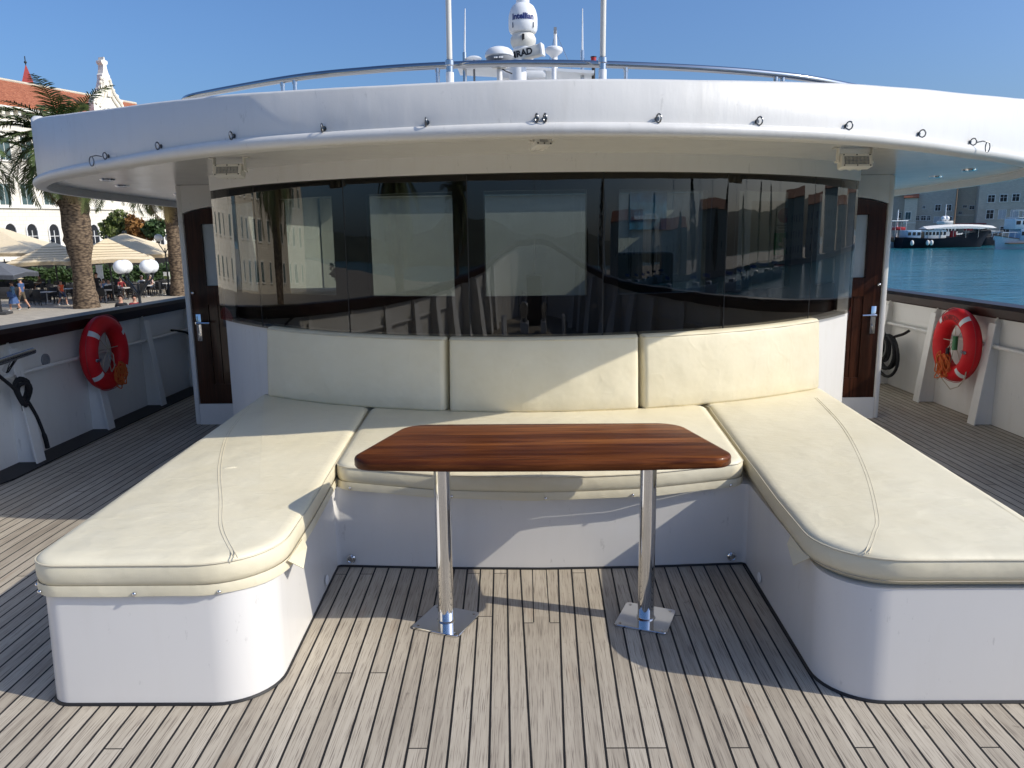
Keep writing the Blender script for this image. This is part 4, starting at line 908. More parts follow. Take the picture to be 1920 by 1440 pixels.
# ---- life rings on the bulwarks
def life_ring(sx, c, lab, lean):
    c = Vector(c); t = thing('life_ring', tuple(c), lab, 'life ring', 'life rings on the bulwarks', True)
    Rm, rm_ = 0.245, 0.073
    def tor(th, ph, r=rm_, R0=Rm):       # th round the ring (0 = towards the stern, 90 = up), ph round the tube
        rr = R0+r*math.cos(ph); return c+Vector((-sx*r*math.sin(ph)*0.95, rr*math.cos(th), rr*math.sin(th)))
    m = MB(); n1, n2 = 64, 20
    vr = [[m.b.verts.new(tor(2*math.pi*i/n1, 2*math.pi*j/n2)) for j in range(n2)] for i in range(n1)]
    for i in range(n1):
        for j in range(n2): m.b.faces.new((vr[i][j], vr[(i+1) % n1][j], vr[(i+1) % n1][(j+1) % n2], vr[i][(j+1) % n2]))
    m.build('float', 'red_ring', t)
    for th in ((R_(52), R_(128), R_(232), R_(308)) if sx > 0 else (R_(38), R_(142), R_(218), R_(322))):
        m = MB(); m.loft([[tor(th+R_(d), R_(10+5.6*j), rm_+.0018) for j in range(17)] for d in (-4.5, -1.5, 1.5, 4.5)], False, False)
        m.build('reflective_band', 'reflective_tape', t)
    m = MB(); pts = []
    for i in range(65):
        th = 2*math.pi*i/64; sl = 0.012*abs(math.sin(2*th)); pts.append(tor(th, 0.25, rm_+.004+sl))
    m.tube(pts, .003, 6, False); m.build('grab_line', 'red_plastic', t)
    # bundled line hanging in the lower half
    rnd = random.Random(5 if sx > 0 else 9); m = MB()
    b = c+Vector((-sx*.055, (.03 if sx > 0 else .06), -.20))
    for k in range(15):
        a, e = rnd.uniform(.035, .075), rnd.uniform(.05, .10); o = Vector((-sx*rnd.uniform(0, .05), rnd.uniform(-.05, .05), rnd.uniform(-.03, .05))); tl = rnd.uniform(-.6, .6)
        m.tube([b+o+Vector((-sx*.01*math.sin(3*q), math.cos(q)*a*math.cos(tl)-math.sin(q)*e*math.sin(tl), math.cos(q)*a*math.sin(tl)+math.sin(q)*e*math.cos(tl))) for q in [i*math.pi/8 for i in range(16)]], .0048, 5, True)
    m.build('throw_line', 'orange_cord', t)
    m = MB(); k = c+Vector((sx*-.02, .02, .02))
    for e in ((-.13, .16), (.0, .17), (.12, -.14), (-.12, -.15), (.03, -.16), (.16, .03)): m.tube([k, (k+c+Vector((0, e[0], e[1])))/2+Vector((0, 0, .008)), c+Vector((-sx*.02, e[0]*1.1, e[1]*1.1))], .0036, 5)
    m.tube([k+Vector((0, .01, 0)), k+Vector((-sx*.01, .05, -.05)), k+Vector((-sx*.01, .05, -.15)), k+Vector((0, .01, -.2))], .005, 6); m.build('lashing', 'pale_cord', t)
    if sx > 0:
        m = MB(); m.tube([c+Vector((-.02, .27, -.10)), c+Vector((-.03, .26, -.24)), c+Vector((-.02, .22, -.34)), c+Vector((-.03, .15, -.30)), c+Vector((-.03, .10, -.33)), c+Vector((-.03, -.02, -.385)), c+Vector((-.03, -.14, -.34)), c+Vector((-.03, -.22, -.26)), c+Vector((-.03, -.26, -.10)), c+Vector((-.05, -.25, .0))], .005, 6); m.build('tail_line', 'pale_cord', t)
        m = MB(); m.cyl(c+Vector((-.06, -.085, .09)), c+Vector((-.06, -.085, -.03)), .022, n=14); m.build('ring_light', 'green_plastic', t)
        m = MB(); m.cyl(c+Vector((-.055, .03, -.03)), c+Vector((-.055, .035, -.14)), .014, n=12); m.build('toggle', 'black_rubber', t)
    m = MB()
    for dy in (-.02, .02): m.lathe([(.010, -.004), (.016, -.004), (.016, .004), (.010, .004)], c+Vector((-sx*.075, (-.245 if sx > 0 else .245*-1)+dy, -.03)), 14, Vector((sx, 0, .2)))
    m.build('eye_fitting', 'steel', t)
    # lettering along the top of the ring
    if sx > 0:
        def fn(v):
            th = R_(88)+v.x/(Rm+.0)*1.0; ph = R_(-90)+ (v.y)/rm_ ; rr = Rm+(rm_+.002)*math.cos(ph*-1); x = -sx*(rm_+.002)*math.sin(-ph)*.95
            return c+Vector((x, rr*math.cos(th), rr*math.sin(th)))
        def fn2(v):
            th = R_(90)+v.x/Rm; ph = R_(90)-v.y/rm_; return tor(th, ph, rm_+.002)
        add_text('NOBILESS', .062, lambda v: fn2(Vector((v.x, -v.y, 0))), 'lettering', 'lettering_black', t, 1)
    t.rotation_euler = (0, 0, 0)
life_ring(-1, (-3.665, 6.46, .672), 'dark red life ring in deep shade on the quay-side bulwark', 0)
life_ring(1, (3.665, 6.68, .625), 'bright red life ring with black lettering on the water-side bulwark', 0)

# ---- ropes, belaying pins and the T-bollard
def belayed(y, x, z, tail, lab, far=1.0):
    t = thing('belayed_rope', (x, y, z), lab, 'rope', 'black ropes made fast on the bulwarks', True); rnd = random.Random(int(y*10))
    m = MB(); m.cyl((x+.03, y-.02, z+.13), (x+.03, y+.02, z-.14), .0085, n=10); m.build('belaying_pin', 'steel', t)
    m = MB()
    for k in range(5):
        a = rnd.uniform(.045, .065); e = rnd.uniform(.07, .10); o = Vector((.05+k*.006, rnd.uniform(-.02, .02), rnd.uniform(-.02, .02)))
        m.tube([Vector((x, y, z))+o+Vector((.015*math.sin(2*q), math.cos(q)*a, math.sin(q)*e)) for q in [i*math.pi/8 for i in range(16)]], .0125, 7, True)
    m.tube(catmull([(x+.05, y-.03, z-.02), (x+.06, y-.14, z+.09), (x+.02, y-.40*far, z+.30*far), (x-.05, y-.75*far, z+.38*far)], 6), .0125, 7)
    if tail: m.tube(catmull([(x+.06, y+.03, z-.06), (x+.07, y+.10, z-.20), (x+.07, y+.16, z-.36), (x+.07, y+.18, z-.46)], 6), [.0125]*12+[.017]*7, 7)
    m.build('rope', 'black_rope', t)
belayed(5.36, -half_w(5.3)+.06, .54, True, 'black rope belayed on a steel pin, long tail hanging, near the T-bar')
belayed(8.35, -half_w(8.3)+.08, .52, False, 'black rope belayed in deep shade beside the dark door', .45)
t = thing('rope_coil', (3.70, 7.95, .40), 'coil of thick black rope hanging beside the water-side door', 'rope', ship=True); m = MB(); rnd = random.Random(4)
for k, (a, e, oy, oz) in enumerate([(.19, .17, 0, 0), (.2, .16, .02, -.01), (.24, .205, -.02, -.045), (.12, .13, .03, .03), (.205, .175, .0, .0), (.13, .12, .05, .04), (.06, .10, .07, .06), (.08, .09, .05, .05)]):
    m.tube([Vector((3.66-.010*k, 7.90+oy+math.cos(q)*a, .395+oz+math.sin(q)*e)) for q in [i*math.pi/12 for i in range(24)]], .0155, 7, True)
m.tube(catmull([(3.65, 7.86, .52), (3.66, 7.80, .56), (3.70, 7.70, .60), (3.74, 7.66, .64)], 6), .014, 7)
m.build('rope', 'black_rope', t); m = MB(); m.cyl((3.60, 7.88, .60), (3.60, 7.90, .47), .009, n=10); m.build('belaying_pin', 'steel', t)
t = thing('mooring_post', (-3.6, 5.2, .78), 'horizontal steel bar on a short post on the quay-side bulwark', 'cleat', ship=True)
m = MB(); m.cyl((-3.60, 4.86, .795), (-3.60, 5.41, .833), .023, n=18); m.build('bar', 'steel', t)
m = MB(); m.cyl((-3.60, 5.20, .815), (-3.70, 5.24, .72), .024, n=18); m.build('post', 'chrome', t)

# ---- gear on the bow, behind the viewpoint (it shows mirrored in the tinted glass)
def windlass(x, y, lab):
    t = thing('anchor_windlass', (x, y, 0), lab, 'windlass', 'anchor windlasses on the bow', True)
    m = MB(); m.box((x, y, .10), (.30, .5, .2), bevel=.03); m.build('bed', 'white_plastic', t)
    m = MB(); m.cyl((x, y-.0, .20), (x, y, .62), .10, .08, 20); m.sphere((x, y, .62), .09); m.build('gearbox', 'grey_plastic', t)
    m = MB(); m.lathe([(.09, -.10), (.14, -.10), (.08, 0), (.14, .10), (.09, .10)], (x, y+.22, .42), 20, Vector((0, 1, 0))); m.build('gypsy', 'steel', t)
    for s in (-1, 1):
        m = MB(); c = Vector((x+s*.22, y, .46)); m.tube([c+Vector((0, math.cos(a)*.19, math.sin(a)*.19)) for a in [i*math.pi/12 for i in range(24)]], .013, 8, True)
        for k in range(3): a = k*2.09; m.cyl(c, c+Vector((0, math.cos(a)*.19, math.sin(a)*.19)), .009, n=8)
        m.cyl(c, (x, y, .46), .018, n=10); m.build('hand_wheel', 'black_rubber', t)
windlass(-.42, -4.1, 'grey windlass with hand wheels on the bow, quay side'); windlass(.42, -4.1, 'grey windlass with hand wheels on the bow, water side')
for x, y, lab in ((-1.35, -2.9, 'twin white bollards on the quay side of the bow'), (1.35, -2.9, 'twin white bollards on the water side of the bow')):
    t = thing('bollard', (x, y, 0), lab, 'bollard', 'bollards on the bow', True)
    for dy in (-.16, .16): m = MB(); m.cyl((x, y+dy, .01), (x, y+dy, .38), .065, n=18); m.cyl((x, y+dy, .38), (x, y+dy, .40), .085, n=18); m.build('post', 'white_plastic', t)
    m = MB(); m.box((x, y, .01), (.26, .6, .02)); m.build('plate', 'steel', t)
t = thing('jack_staff', (0, -7.0, 0), 'dark jack staff with stays at the tip of the bow', 'mast', ship=True)
m = MB(); m.cyl((0, -7.0, 0), (0, -7.0, 4.4), .05, .03, 12); m.build('pole', 'steel', t)
for s in (-1, 1): m = MB(); m.cyl((0, -7.0, 4.2), (s*1.5, -5.3, 1.4), .008, n=6); m.build('stay', 'steel', t)
t = thing('deck_locker', (0, -5.5, 0), 'dark covered locker on the bow between the windlasses and the staff', 'locker', ship=True)
m = MB(); m.box((0, -5.5, .45), (.7, .55, .9), bevel=.04); m.build('body', 'furniture_dark', t); m = MB(); m.box((0, -5.5, .92), (.76, .61, .05), bevel=.02); m.build('lid', 'furniture_grey', t)

for o in SHIP: o.matrix_world = M @ Matrix.LocRotScale(o.location, o.rotation_euler, o.scale)

# ================================================================== THE PLACE ROUND THE SHIP (world frame)
# ---- sea, quays, hills
m = MB(); m.box((0, 0, SEA_Z-.05), (5000, 5000, .1)); tag(m.build('sea', 'sea_water', smooth=False), kind='structure')
m = MB(); m.prism([(-5.2, -120), (-5.2, 130), (10, 150), (10, 420), (-400, 420), (-400, -120)][::-1], SEA_Z-3, QUAY_Z); tag(m.build('quay', 'quay_paving', smooth=False), kind='structure')
m = MB(); m.box((-5.5, 5, QUAY_Z+.06), (.6, 250, .12), bevel=.03); tag(m.build('quay_kerb', 'stone_trim'), kind='structure')
m = MB(); rnd = random.Random(2); N = 100; rings = []
for r, hh in ((700, 0), (760, .55), (850, 1.0), (1000, .8), (1200, 0)):
    ring = []
    for i in range(N+1):
        a = R_(82+ i*190/N); h = (34+14*math.sin(i*.13)+7*math.sin(i*.31+1)+2.5*math.sin(i*.9))*hh + rnd.uniform(-1, 1)*hh
        ring.append(Vector((r*math.sin(a), r*math.cos(a), SEA_Z+max(-2, h))))
    rings.append(ring)
m.loft(rings, closed=False, caps=False); tag(m.build('hills', 'hill_green'), kind='structure')

# ---- buildings: a local frame per facade, x along the wall, -y outwards
class Facade:
    def __init__(s, p0, heading):          # heading: direction of local x, degrees from +Y towards +X
        h = R_(heading); s.p0 = Vector(p0); s.dx = Vector((math.sin(h), math.cos(h), 0)); s.dy = Vector((-s.dx.y, s.dx.x, 0)); s.rz = math.atan2(s.dx.y, s.dx.x)
    def hit(s, px, py, off=0.0):           # where the sight line through a pixel meets the wall plane
        d = ray_w(px, py); p = s.p0+s.dy*off; t = (p-EYE_W).dot(s.dy)/d.dot(s.dy); q = EYE_W+d*t
        return (q-s.p0).dot(s.dx), q.z-s.p0.z
def building(fc, name, label, group=None):
    t = thing(name, tuple(fc.p0), label, 'building', group); t.rotation_euler = (0, 0, fc.rz); ORIGIN[t.name] = (0, 0, 0); return t
def wall_window(t, x, z, w, h, kind='plain', mats=('window_white', 'dark_window'), y=0.0):
    fr = MB(); fw = .12*min(1, w)
    fr.box((x-w/2-fw/2, y-.05, z+h/2), (fw, .16, h)); fr.box((x+w/2+fw/2, y-.05, z+h/2), (fw, .16, h)); fr.box((x, y-.06, z-.06), (w+fw*3, .22, .12)); 
    if kind == 'arch':
        n = 10; pts = []
        for i in range(n+1):
            a = math.pi*i/n; pts.append((x+math.cos(a)*(w/2+fw/2), y-.05, z+h+math.sin(a)*(w/2)*1.25))
        fr.tube(pts, fw*.6, 6)
    else: fr.box((x, y-.05, z+h+fw/2), (w+2*fw, .16, fw))
    o = fr.build('window', mats[0], t, smooth=False)
    p = MB()
    if kind == 'arch':
        pr = [Vector((x+w/2, y-.02, z)), ]+[Vector((x+math.cos(math.pi*i/10)*w/2, y-.02, z+h+math.sin(math.pi*i/10)*w/2*1.25)) for i in range(11)]+[Vector((x-w/2, y-.02, z))]
        p.loft([pr, [v+Vector((0, .03, 0)) for v in pr]])
    else: p.box((x, y-.01, z+h/2), (w, .03, h))
    p.build('pane', mats[1], o, smooth=False)
    b = MB(); b.box((x, y-.04, z+h/2), (.06, .05, h))
    if kind != 'shutter': b.box((x, y-.04, z+h*.62), (w, .05, .05))
    b.build('bar', mats[0], o, smooth=False)
    if kind == 'shutter':
        for s in (-1, 1): q = MB(); q.box((x+s*w*.25, y-.055, z+h/2), (w*.46, .04, h*.98)); q.build('shutter', mats[2], o, smooth=False)
    return o
# the pale palazzo along the left quay
fp = Facade((-46, 75, QUAY_Z), 18.0)
xl = fp.hit(-60, 300)[0]; xr = fp.hit(345, 300)[0]
z_eave = fp.hit(60, 206)[1]; zr = fp.hit(100, 167, 6.5)[1]; zc = fp.hit(60, 388)[1]
pz = building(fp, 'palazzo', 'pale stone palazzo with red tiled roof and an ornate white gable on the left')
m = MB(); m.box(((xl+xr)/2, 6.5, z_eave/2), (xr-xl, 13, z_eave)); m.build('wall', 'ashlar_pale', pz, smooth=False)
m = MB(); e = z_eave
m.loft([[Vector((x, -.5, e+.25)), Vector((x, 6.5, zr)), Vector((x, 13.5, e+.25)), Vector((x, 13.5, e)), Vector((x, -.5, e))] for x in (xl-.3, xr+.3)]); rf = m.build('roof', 'roof_tiles', pz, smooth=False)
m = MB(); m.cyl((xl-.3, 6.5, zr+.03), (xr+.3, 6.5, zr+.03), .16, n=8); m.build('ridge', 'stone_beige', rf)
m = MB(); m.box(((xl+xr)/2, -.35, e-.18), (xr-xl+.6, .9, .22)); m.box(((xl+xr)/2, -.15, e-1.35), (xr-xl+.2, .3, .25))
n = int((xr-xl)/.8)
for i in range(n): m.box((xl+.4+i*.8, -.22, e-.52), (.28, .5, .5))
m.build('cornice', 'stone_trim', pz, smooth=False)
m = MB(); m.box(((xl+xr)/2, -.1, zc), (xr-xl+.1, .22, .28)); m.build('string_course', 'stone_trim', pz, smooth=False)
for px_ in (22, 62, 103, 141, 178, 235, 268, 300):
    x, z0 = fp.hit(px_, 452); _, z1 = fp.hit(px_, 436); wall_window(pz, x, z0-.4, 1.05, max(.5, z1-z0+.6), 'arch')
for px_ in (10, 51, 92, 133):
    x, z0 = fp.hit(px_, 384); _, z1 = fp.hit(px_, 345); wall_window(pz, x, z0, 1.1, z1-z0, 'shutter', ('stone_trim', 'dark_window', 'shutter_green'))
    x, z0 = fp.hit(px_, 300); _, z1 = fp.hit(px_, 258); wall_window(pz, x, z0, 1.1, z1-z0, 'shutter', ('stone_trim', 'dark_window', 'shutter_green'))
# the gable: a swept outline with pinnacle, standing proud of the wall
gx = fp.hit(201, 205)[0]; gz = lambda py: fp.hit(201, py)[1]; gw = lambda px_: fp.hit(px_, 190)[0]-gx
outl = [(170, 214), (170, 197), (174, 187), (181, 178), (187, 168), (190, 158), (192, 150), (192, 143), (194, 140), (195.5, 133), (196.5, 125), (193.5, 121), (193.5, 117), (198, 115), (198.6, 110)]
L_ = [(gw(a), gz(b)) for a, b in outl]; pr = L_+[(-x, z) for x, z in L_[::-1]]
gb_ = MB(); gb_.loft([[Vector((gx+x, y, z)) for x, z in pr] for y in (-.35, .35)]); gab = gb_.build('gable', 'stone_trim', pz, smooth=False)
m = MB()
for k, s in ((.86, .62), (.62, .40)):
    m.tube([(gx+x*k, -.42, gz(214)+(z-gz(214))*k*1.0) for x, z in pr[1:9]], .13, 6); m.tube([(gx-x*k, -.42, gz(214)+(z-gz(214))*k) for x, z in pr[1:9]], .13, 6)
for i in range(5):
    x, z = L_[2+i]; m.sphere((gx+x*1.02, -.2, z), .2, 8); m.sphere((gx-x*1.02, -.2, z), .2, 8)
m.build('carving', 'stone_pale', gab)
m = MB(); m.box((gx, -.42, gz(172)), (.5, .25, 1.1)); m.build('niche', 'stone_pale', gab)
m = MB(); sp = fp.hit(52, 150, 9); top = fp.hit(46, 122, 9)[1]; b0 = fp.hit(52, 162, 9)[1]-.5
m.lathe([(1.05, b0), (.05, top), (0, top)], (sp[0], 9, 0), 4); m.build('spire', 'red_roof_metal', pz, smooth=False)
m = MB(); m.cyl((sp[0], 9, top-.2), (sp[0], 9, top+.9), .05, n=6); m.sphere((sp[0], 9, top+.3), .14, 8); m.build('finial', 'iron_black', pz)
# balcony with balustrade
bx0, bz0 = fp.hit(215, 412); bx1, _ = fp.hit(300, 412); m = MB(); m.box(((bx0+bx1)/2, -.6, bz0), (bx1-bx0, 1.2, .2)); m.box(((bx0+bx1)/2, -1.15, bz0+1.0), (bx1-bx0, .16, .14))
for i in range(int((bx1-bx0)/.3)): m.cyl((bx0+.15+i*.3, -1.15, bz0+.1), (bx0+.15+i*.3, -1.15, bz0+.95), .06, .045, 6)
m.build('balcony', 'stone_trim', pz)
# further buildings along the same quay (seen mirrored in the tinted glass)
for k, (a, b, h, mt, lab) in enumerate(((-52, -14, 14, 'ashlar_pale', 'pale stone house along the quay, next to the palazzo'), (-96, -55, 11, 'ashlar_beige', 'lower beige stone house further along the quay behind the bow'))):
    f2 = Facade(fp.p0+fp.dx*((a+b)/2)+fp.dy*0.6, 18); t = building(f2, 'stone_house', lab, 'houses along the quay'); w = b-a
    m = MB(); m.box((0, 6, h/2), (w, 12, h)); m.build('wall', mt, t, smooth=False)
    m = MB(); m.loft([[Vector((x, -.4, h+.1)), Vector((x, 6, h+3)), Vector((x, 12.4, h+.1)), Vector((x, 12.4, h-.1)), Vector((x, -.4, h-.1))] for x in (-w/2-.3, w/2+.3)]); m.build('roof', 'roof_tiles', t, smooth=False)
    for i in range(int(w/4)):
        for j in range(int(h/3.6)): wall_window(t, -w/2+2+i*4, 1.0+j*3.6, 1.1, 1.8, 'shutter', ('stone_trim', 'dark_window', 'shutter_green'))

# ---- palms
def palm(x, y, zb, h, r, crown_r, lab, seed, bulge=True, droop=1.0):
    rnd = random.Random(seed); t = thing('palm_tree', (x, y, zb), lab, 'palm', 'palms along the quay')
    m = MB(); prof = []
    n = 26
    for i in range(n+1):
        u = i/n; rr = r*(1.25-.35*min(1, u*6)) if u < .17 else r*.9
        if bulge and u > .31: rr = r*(.9+.36*math.sin(min(1, (u-.31)/.12)*math.pi/2))*(1 if u < .95 else .9)
        prof.append((rr+rnd.uniform(-.02, .02), zb-.05+h*u))
    m.lathe([(0, prof[0][1])]+prof+[(0, prof[-1][1])], (x, y, 0), 22)
    for v in m.b.verts:
        d = Vector((v.co.x-x, v.co.y-y, 0)); a = math.atan2(d.y, d.x)
        if d.length > .05: k = 1+.05*math.sin(9*a+v.co.z*6)+.04*math.sin(a*5-v.co.z*9+seed); v.co.x = x+d.x*k; v.co.y = y+d.y*k
    m.build('trunk', 'palm_bark', t)
    c0 = Vector((x, y, zb+h-.1)); m = MB(); dry = MB()
    nf = 70
    for f in range(nf):
        az = f*2.39996+rnd.uniform(-.2, .2); lvl = f/nf; el = R_(82-118*lvl**.85+rnd.uniform(-7, 7)); L = crown_r*(.82+.25*rnd.random())
        hd = Vector((math.cos(az), math.sin(az), 0)); p = c0+hd*.25; pts = [p.copy()]; e = el; ns = 12
        for s in range(ns):
            p = p+(hd*math.cos(e)+Vector((0, 0, math.sin(e))))*(L/ns); e -= R_(6.2+ (2.5 if lvl > .4 else 0))*droop; pts.append(p.copy())
        tgt = dry if lvl > .9 else m
        tgt.tube(pts, [.045*(1-i/(ns+2)) for i in range(ns+1)], 4)
        side = hd.cross(Vector((0, 0, 1)))
        nl = 40
        for k in range(2, nl):
            u = k/nl; q = u*ns; i = min(ns-1, int(q)); b = pts[i].lerp(pts[i+1], q-i); tg = (pts[i+1]-pts[i]).normalized(); up = side.cross(tg)
            ll = crown_r*.20*math.sin(math.pi*min(1, .12+u*.86))**.7*(.85+.3*rnd.random())
            for s in (-1, 1):
                d = (side*s*.80+tg*.55+up*(.30+rnd.uniform(-.15, .15))-Vector((0, 0, .22))).normalized(); w = tg*.042
                tgt.face([b-w, b+w, b+d*ll*.6+w*.8-Vector((0, 0, ll*.05)), b+d*ll-Vector((0, 0, ll*.22)), b+d*ll*.6-w*.8-Vector((0, 0, ll*.05))])
    cr = m.build('crown', 'palm_leaf', t, smooth=False); dry.build('dry_fronds', 'palm_dry', t, smooth=False)
    return t
b = at_z(163, 577, QUAY_Z); palm(b.x, b.y, QUAY_Z, 9.2, .58, 4.3, 'tall palm with a shaggy swollen trunk standing in front of the cafe', 11)
b = at_z(336, 554, QUAY_Z); palm(b.x, b.y, QUAY_Z, 8.6, .46, 4.2, 'palm with a scaly slim trunk beside the dark wooden door', 12, False)
b = at_z(-62, 590, QUAY_Z); palm(b.x, b.y, QUAY_Z, 8.6, .55, 4.4, 'palm at the left edge, only its fronds in view', 13)
for i, (x, y) in enumerate(((-19, 22), (-18, 4), (-19, -16), (-18.5, -38))): palm(x, y, QUAY_Z, 7.6+.5*(i % 2), .5, 4.2, ['palm on the quay abreast of the deckhouse', 'palm on the quay abreast of the bow', 'palm on the quay ahead of the bow', 'farthest palm on the quay ahead of the bow'][i], 20+i, i % 2 == 0)

# ---- bushes and hedge
def leafy(name, c, r, mat, lab, seed, n=900, cat='bush', sz=.10, flat=1.0):
    rnd = random.Random(seed); t = thing(name, (c[0], c[1], c[2]-r[2]), lab, cat); m = MB()
    lobes = [(Vector((rnd.uniform(-.5, .5)*r[0], rnd.uniform(-.5, .5)*r[1], rnd.uniform(-.4, .5)*r[2])), rnd.uniform(.35, .6)) for _ in range(9)]
    for k in range(n):
        o, s = rnd.choice(lobes); d = Vector((rnd.gauss(0, 1), rnd.gauss(0, 1), rnd.gauss(0, 1))).normalized()*rnd.uniform(.55, 1.05)*s
        p = Vector(c)+o+Vector((d.x*r[0], d.y*r[1], d.z*r[2])); q = Quaternion((rnd.gauss(0, 1), rnd.gauss(0, 1), rnd.gauss(0, 1), rnd.gauss(0, 1))).normalized().to_matrix(); z = sz*rnd.uniform(.7, 1.5)
        m.face([p+q @ Vector(v)*z for v in ((-.6, -1, 0), (.6, -1, 0), (.7, .4, .2), (0, 1.2, 0), (-.7, .4, .2))])
    m.build('leaves', mat, t, smooth=False)
    m = MB(); m.cyl((c[0], c[1], c[2]-r[2]*1.2), (c[0], c[1], c[2]), .06, .03, 6); m.build('stem', 'palm_bark', t)
    return t
def at_d(px, py, y): p = at_y(px, py, y); return p
for i, (px_, py_, y, rx, rz, mt, lab, nm) in enumerate(((212, 425, 66, 1.25, 1.3, 'bush_leaf', 'yellow green bush above the parasols, left of the balcony', 'bush'), (263, 428, 66, 1.0, 1.3, 'bush_autumn', 'russet bush between two greener bushes by the palazzo', 'bush'), (292, 430, 66, 1.0, .95, 'hedge_leaf', 'dark green bush right of the russet one', 'bush'))):
    p = at_d(px_, py_, y); leafy(nm, p, (rx, rx, rz), mt, lab, 30+i, 1300, sz=.12)
p0 = at_z(60, 545, QUAY_Z); p1 = at_z(330, 540, QUAY_Z)
fd = (Vector((p1.x-p0.x, p1.y-p0.y, 0))).normalized()
m = MB(); rnd = random.Random(8); a = at_y(-30, 520, 60); b = at_y(360, 515, 66)
for k in range(9000):
    u = rnd.random(); p = Vector((a.x+(b.x-a.x)*u, a.y+(b.y-a.y)*u, QUAY_Z))+Vector((rnd.uniform(-.5, .5), rnd.uniform(-.5, .5), rnd.uniform(.2, 1.35+.2*math.sin(u*60)))); q = Quaternion((rnd.gauss(0, 1), rnd.gauss(0, 1), rnd.gauss(0, 1), rnd.gauss(0, 1))).normalized().to_matrix(); z = .11*rnd.uniform(.7, 1.5)
    m.face([p+q @ Vector(v)*z for v in ((-.6, -1, 0), (.6, -1, 0), (0, 1.2, 0))])
m.build('hedge', 'hedge_leaf', smooth=False).update_tag(); tag(bpy.data.objects['hedge'], 'long clipped green hedge behind the cafe tables', 'hedge')
# dark cafe front behind the hedge
f3 = Facade((a.x, a.y+2.0, QUAY_Z), math.degrees(math.atan2(b.x-a.x, b.y-a.y))); t = thing('cafe_terrace_wall', tuple(f3.p0), 'long dark cafe windbreak under the parasols', 'windbreak'); t.rotation_euler = (0, 0, f3.rz); ORIGIN[t.name] = (0, 0, 0)
L = (b-a).length+4; m = MB(); m.box((L/2-2, 0, 1.0), (L, .15, 2.0)); m.build('screen', 'furniture_dark', t); m = MB()
for i in range(int(L/2.2)): m.box((i*2.2-1.8, -.1, 1.1), (.08, .08, 2.2))
m.build('posts', 'iron_black', t); tag(t.children[1], kind='stuff')

# ---- parasols
def parasol(apex, half, drop, rz, mat, lab, seams=False, valance=.25):
    a = Vector(apex); t = thing('parasol', (a.x, a.y, QUAY_Z), lab, 'parasol', 'cafe parasols'); q = Matrix.Rotation(rz, 3, 'Z')
    cor = [a+q @ Vector((sx*half, sy*half, -drop)) for sx, sy in ((-1, -1), (1, -1), (1, 1), (-1, 1))]
    mid = [(cor[i]+cor[(i+1) % 4])/2+Vector((0, 0, .10)) for i in range(4)]; rim = [p for i in range(4) for p in (cor[i], mid[i])]
    m = MB()
    ringsp = []
    for k in range(9):
        u = k/8; sag = -.10*math.sin(math.pi*u); ringsp.append([a.lerp(p, max(.03, u))+Vector((0, 0, sag if i % 2 else sag*.3)) for i, p in enumerate(rim)])
    ringsp.append([p+(p-a)*Vector((1, 1, 0)).length*0+Vector((0, 0, -valance)) for p in ringsp[-1]])
    under = [[p+Vector((0, 0, -.04)) for p in r] for r in ringsp[::-1][1:]]
    m.loft(ringsp+under, True, False); m.face([v for v in [m.b.verts.new(p) for p in ringsp[0]]]); m.build('canopy', mat, t, smooth=False)
    if seams:
        for k in (2, 3, 4, 5, 6, 7):
            m = MB(); m.tube([p+Vector((0, 0, .012)) for p in ringsp[k]], .016, 5, True); m.build('seam', 'umbrella_seam', t)
    m = MB(); m.cyl((a.x, a.y, QUAY_Z), (a.x, a.y, a.z+.05), .05, n=10); m.build('pole', 'iron_black', t)
    m = MB(); m.cyl((a.x, a.y, a.z), (a.x, a.y, a.z+.18), .16, .03, 10); m.build('finial', 'iron_black', t)
    m = MB(); m.box((a.x, a.y, QUAY_Z+.06), (.8, .8, .12), q); m.build('foot', 'furniture_grey', t)
parasol(at_y(98, 453, 53), 2.45, 1.32, R_(22), 'umbrella_beige', 'beige parasol with dark seams left of the shaggy palm', True)
parasol(at_y(200, 446, 47), 2.35, 1.25, R_(30), 'umbrella_beige', 'beige parasol with dark seams and palm shadows, right of the shaggy palm', True)
parasol(at_y(232, 437, 56), 3.4, 1.45, R_(10), 'umbrella_beige', 'large plain beige parasol behind the seamed one')
parasol(at_y(-25, 418, 55), 4.2, 2.05, R_(16), 'umbrella_beige', 'large plain beige parasol at the left edge')
parasol(at_y(335, 447, 58), 2.6, 1.1, R_(20), 'umbrella_beige', 'plain beige parasol beside the slim palm trunk')
parasol(at_y(-12, 487, 41), 1.5, .75, R_(10), 'umbrella_grey', 'grey parasol low at the left edge')

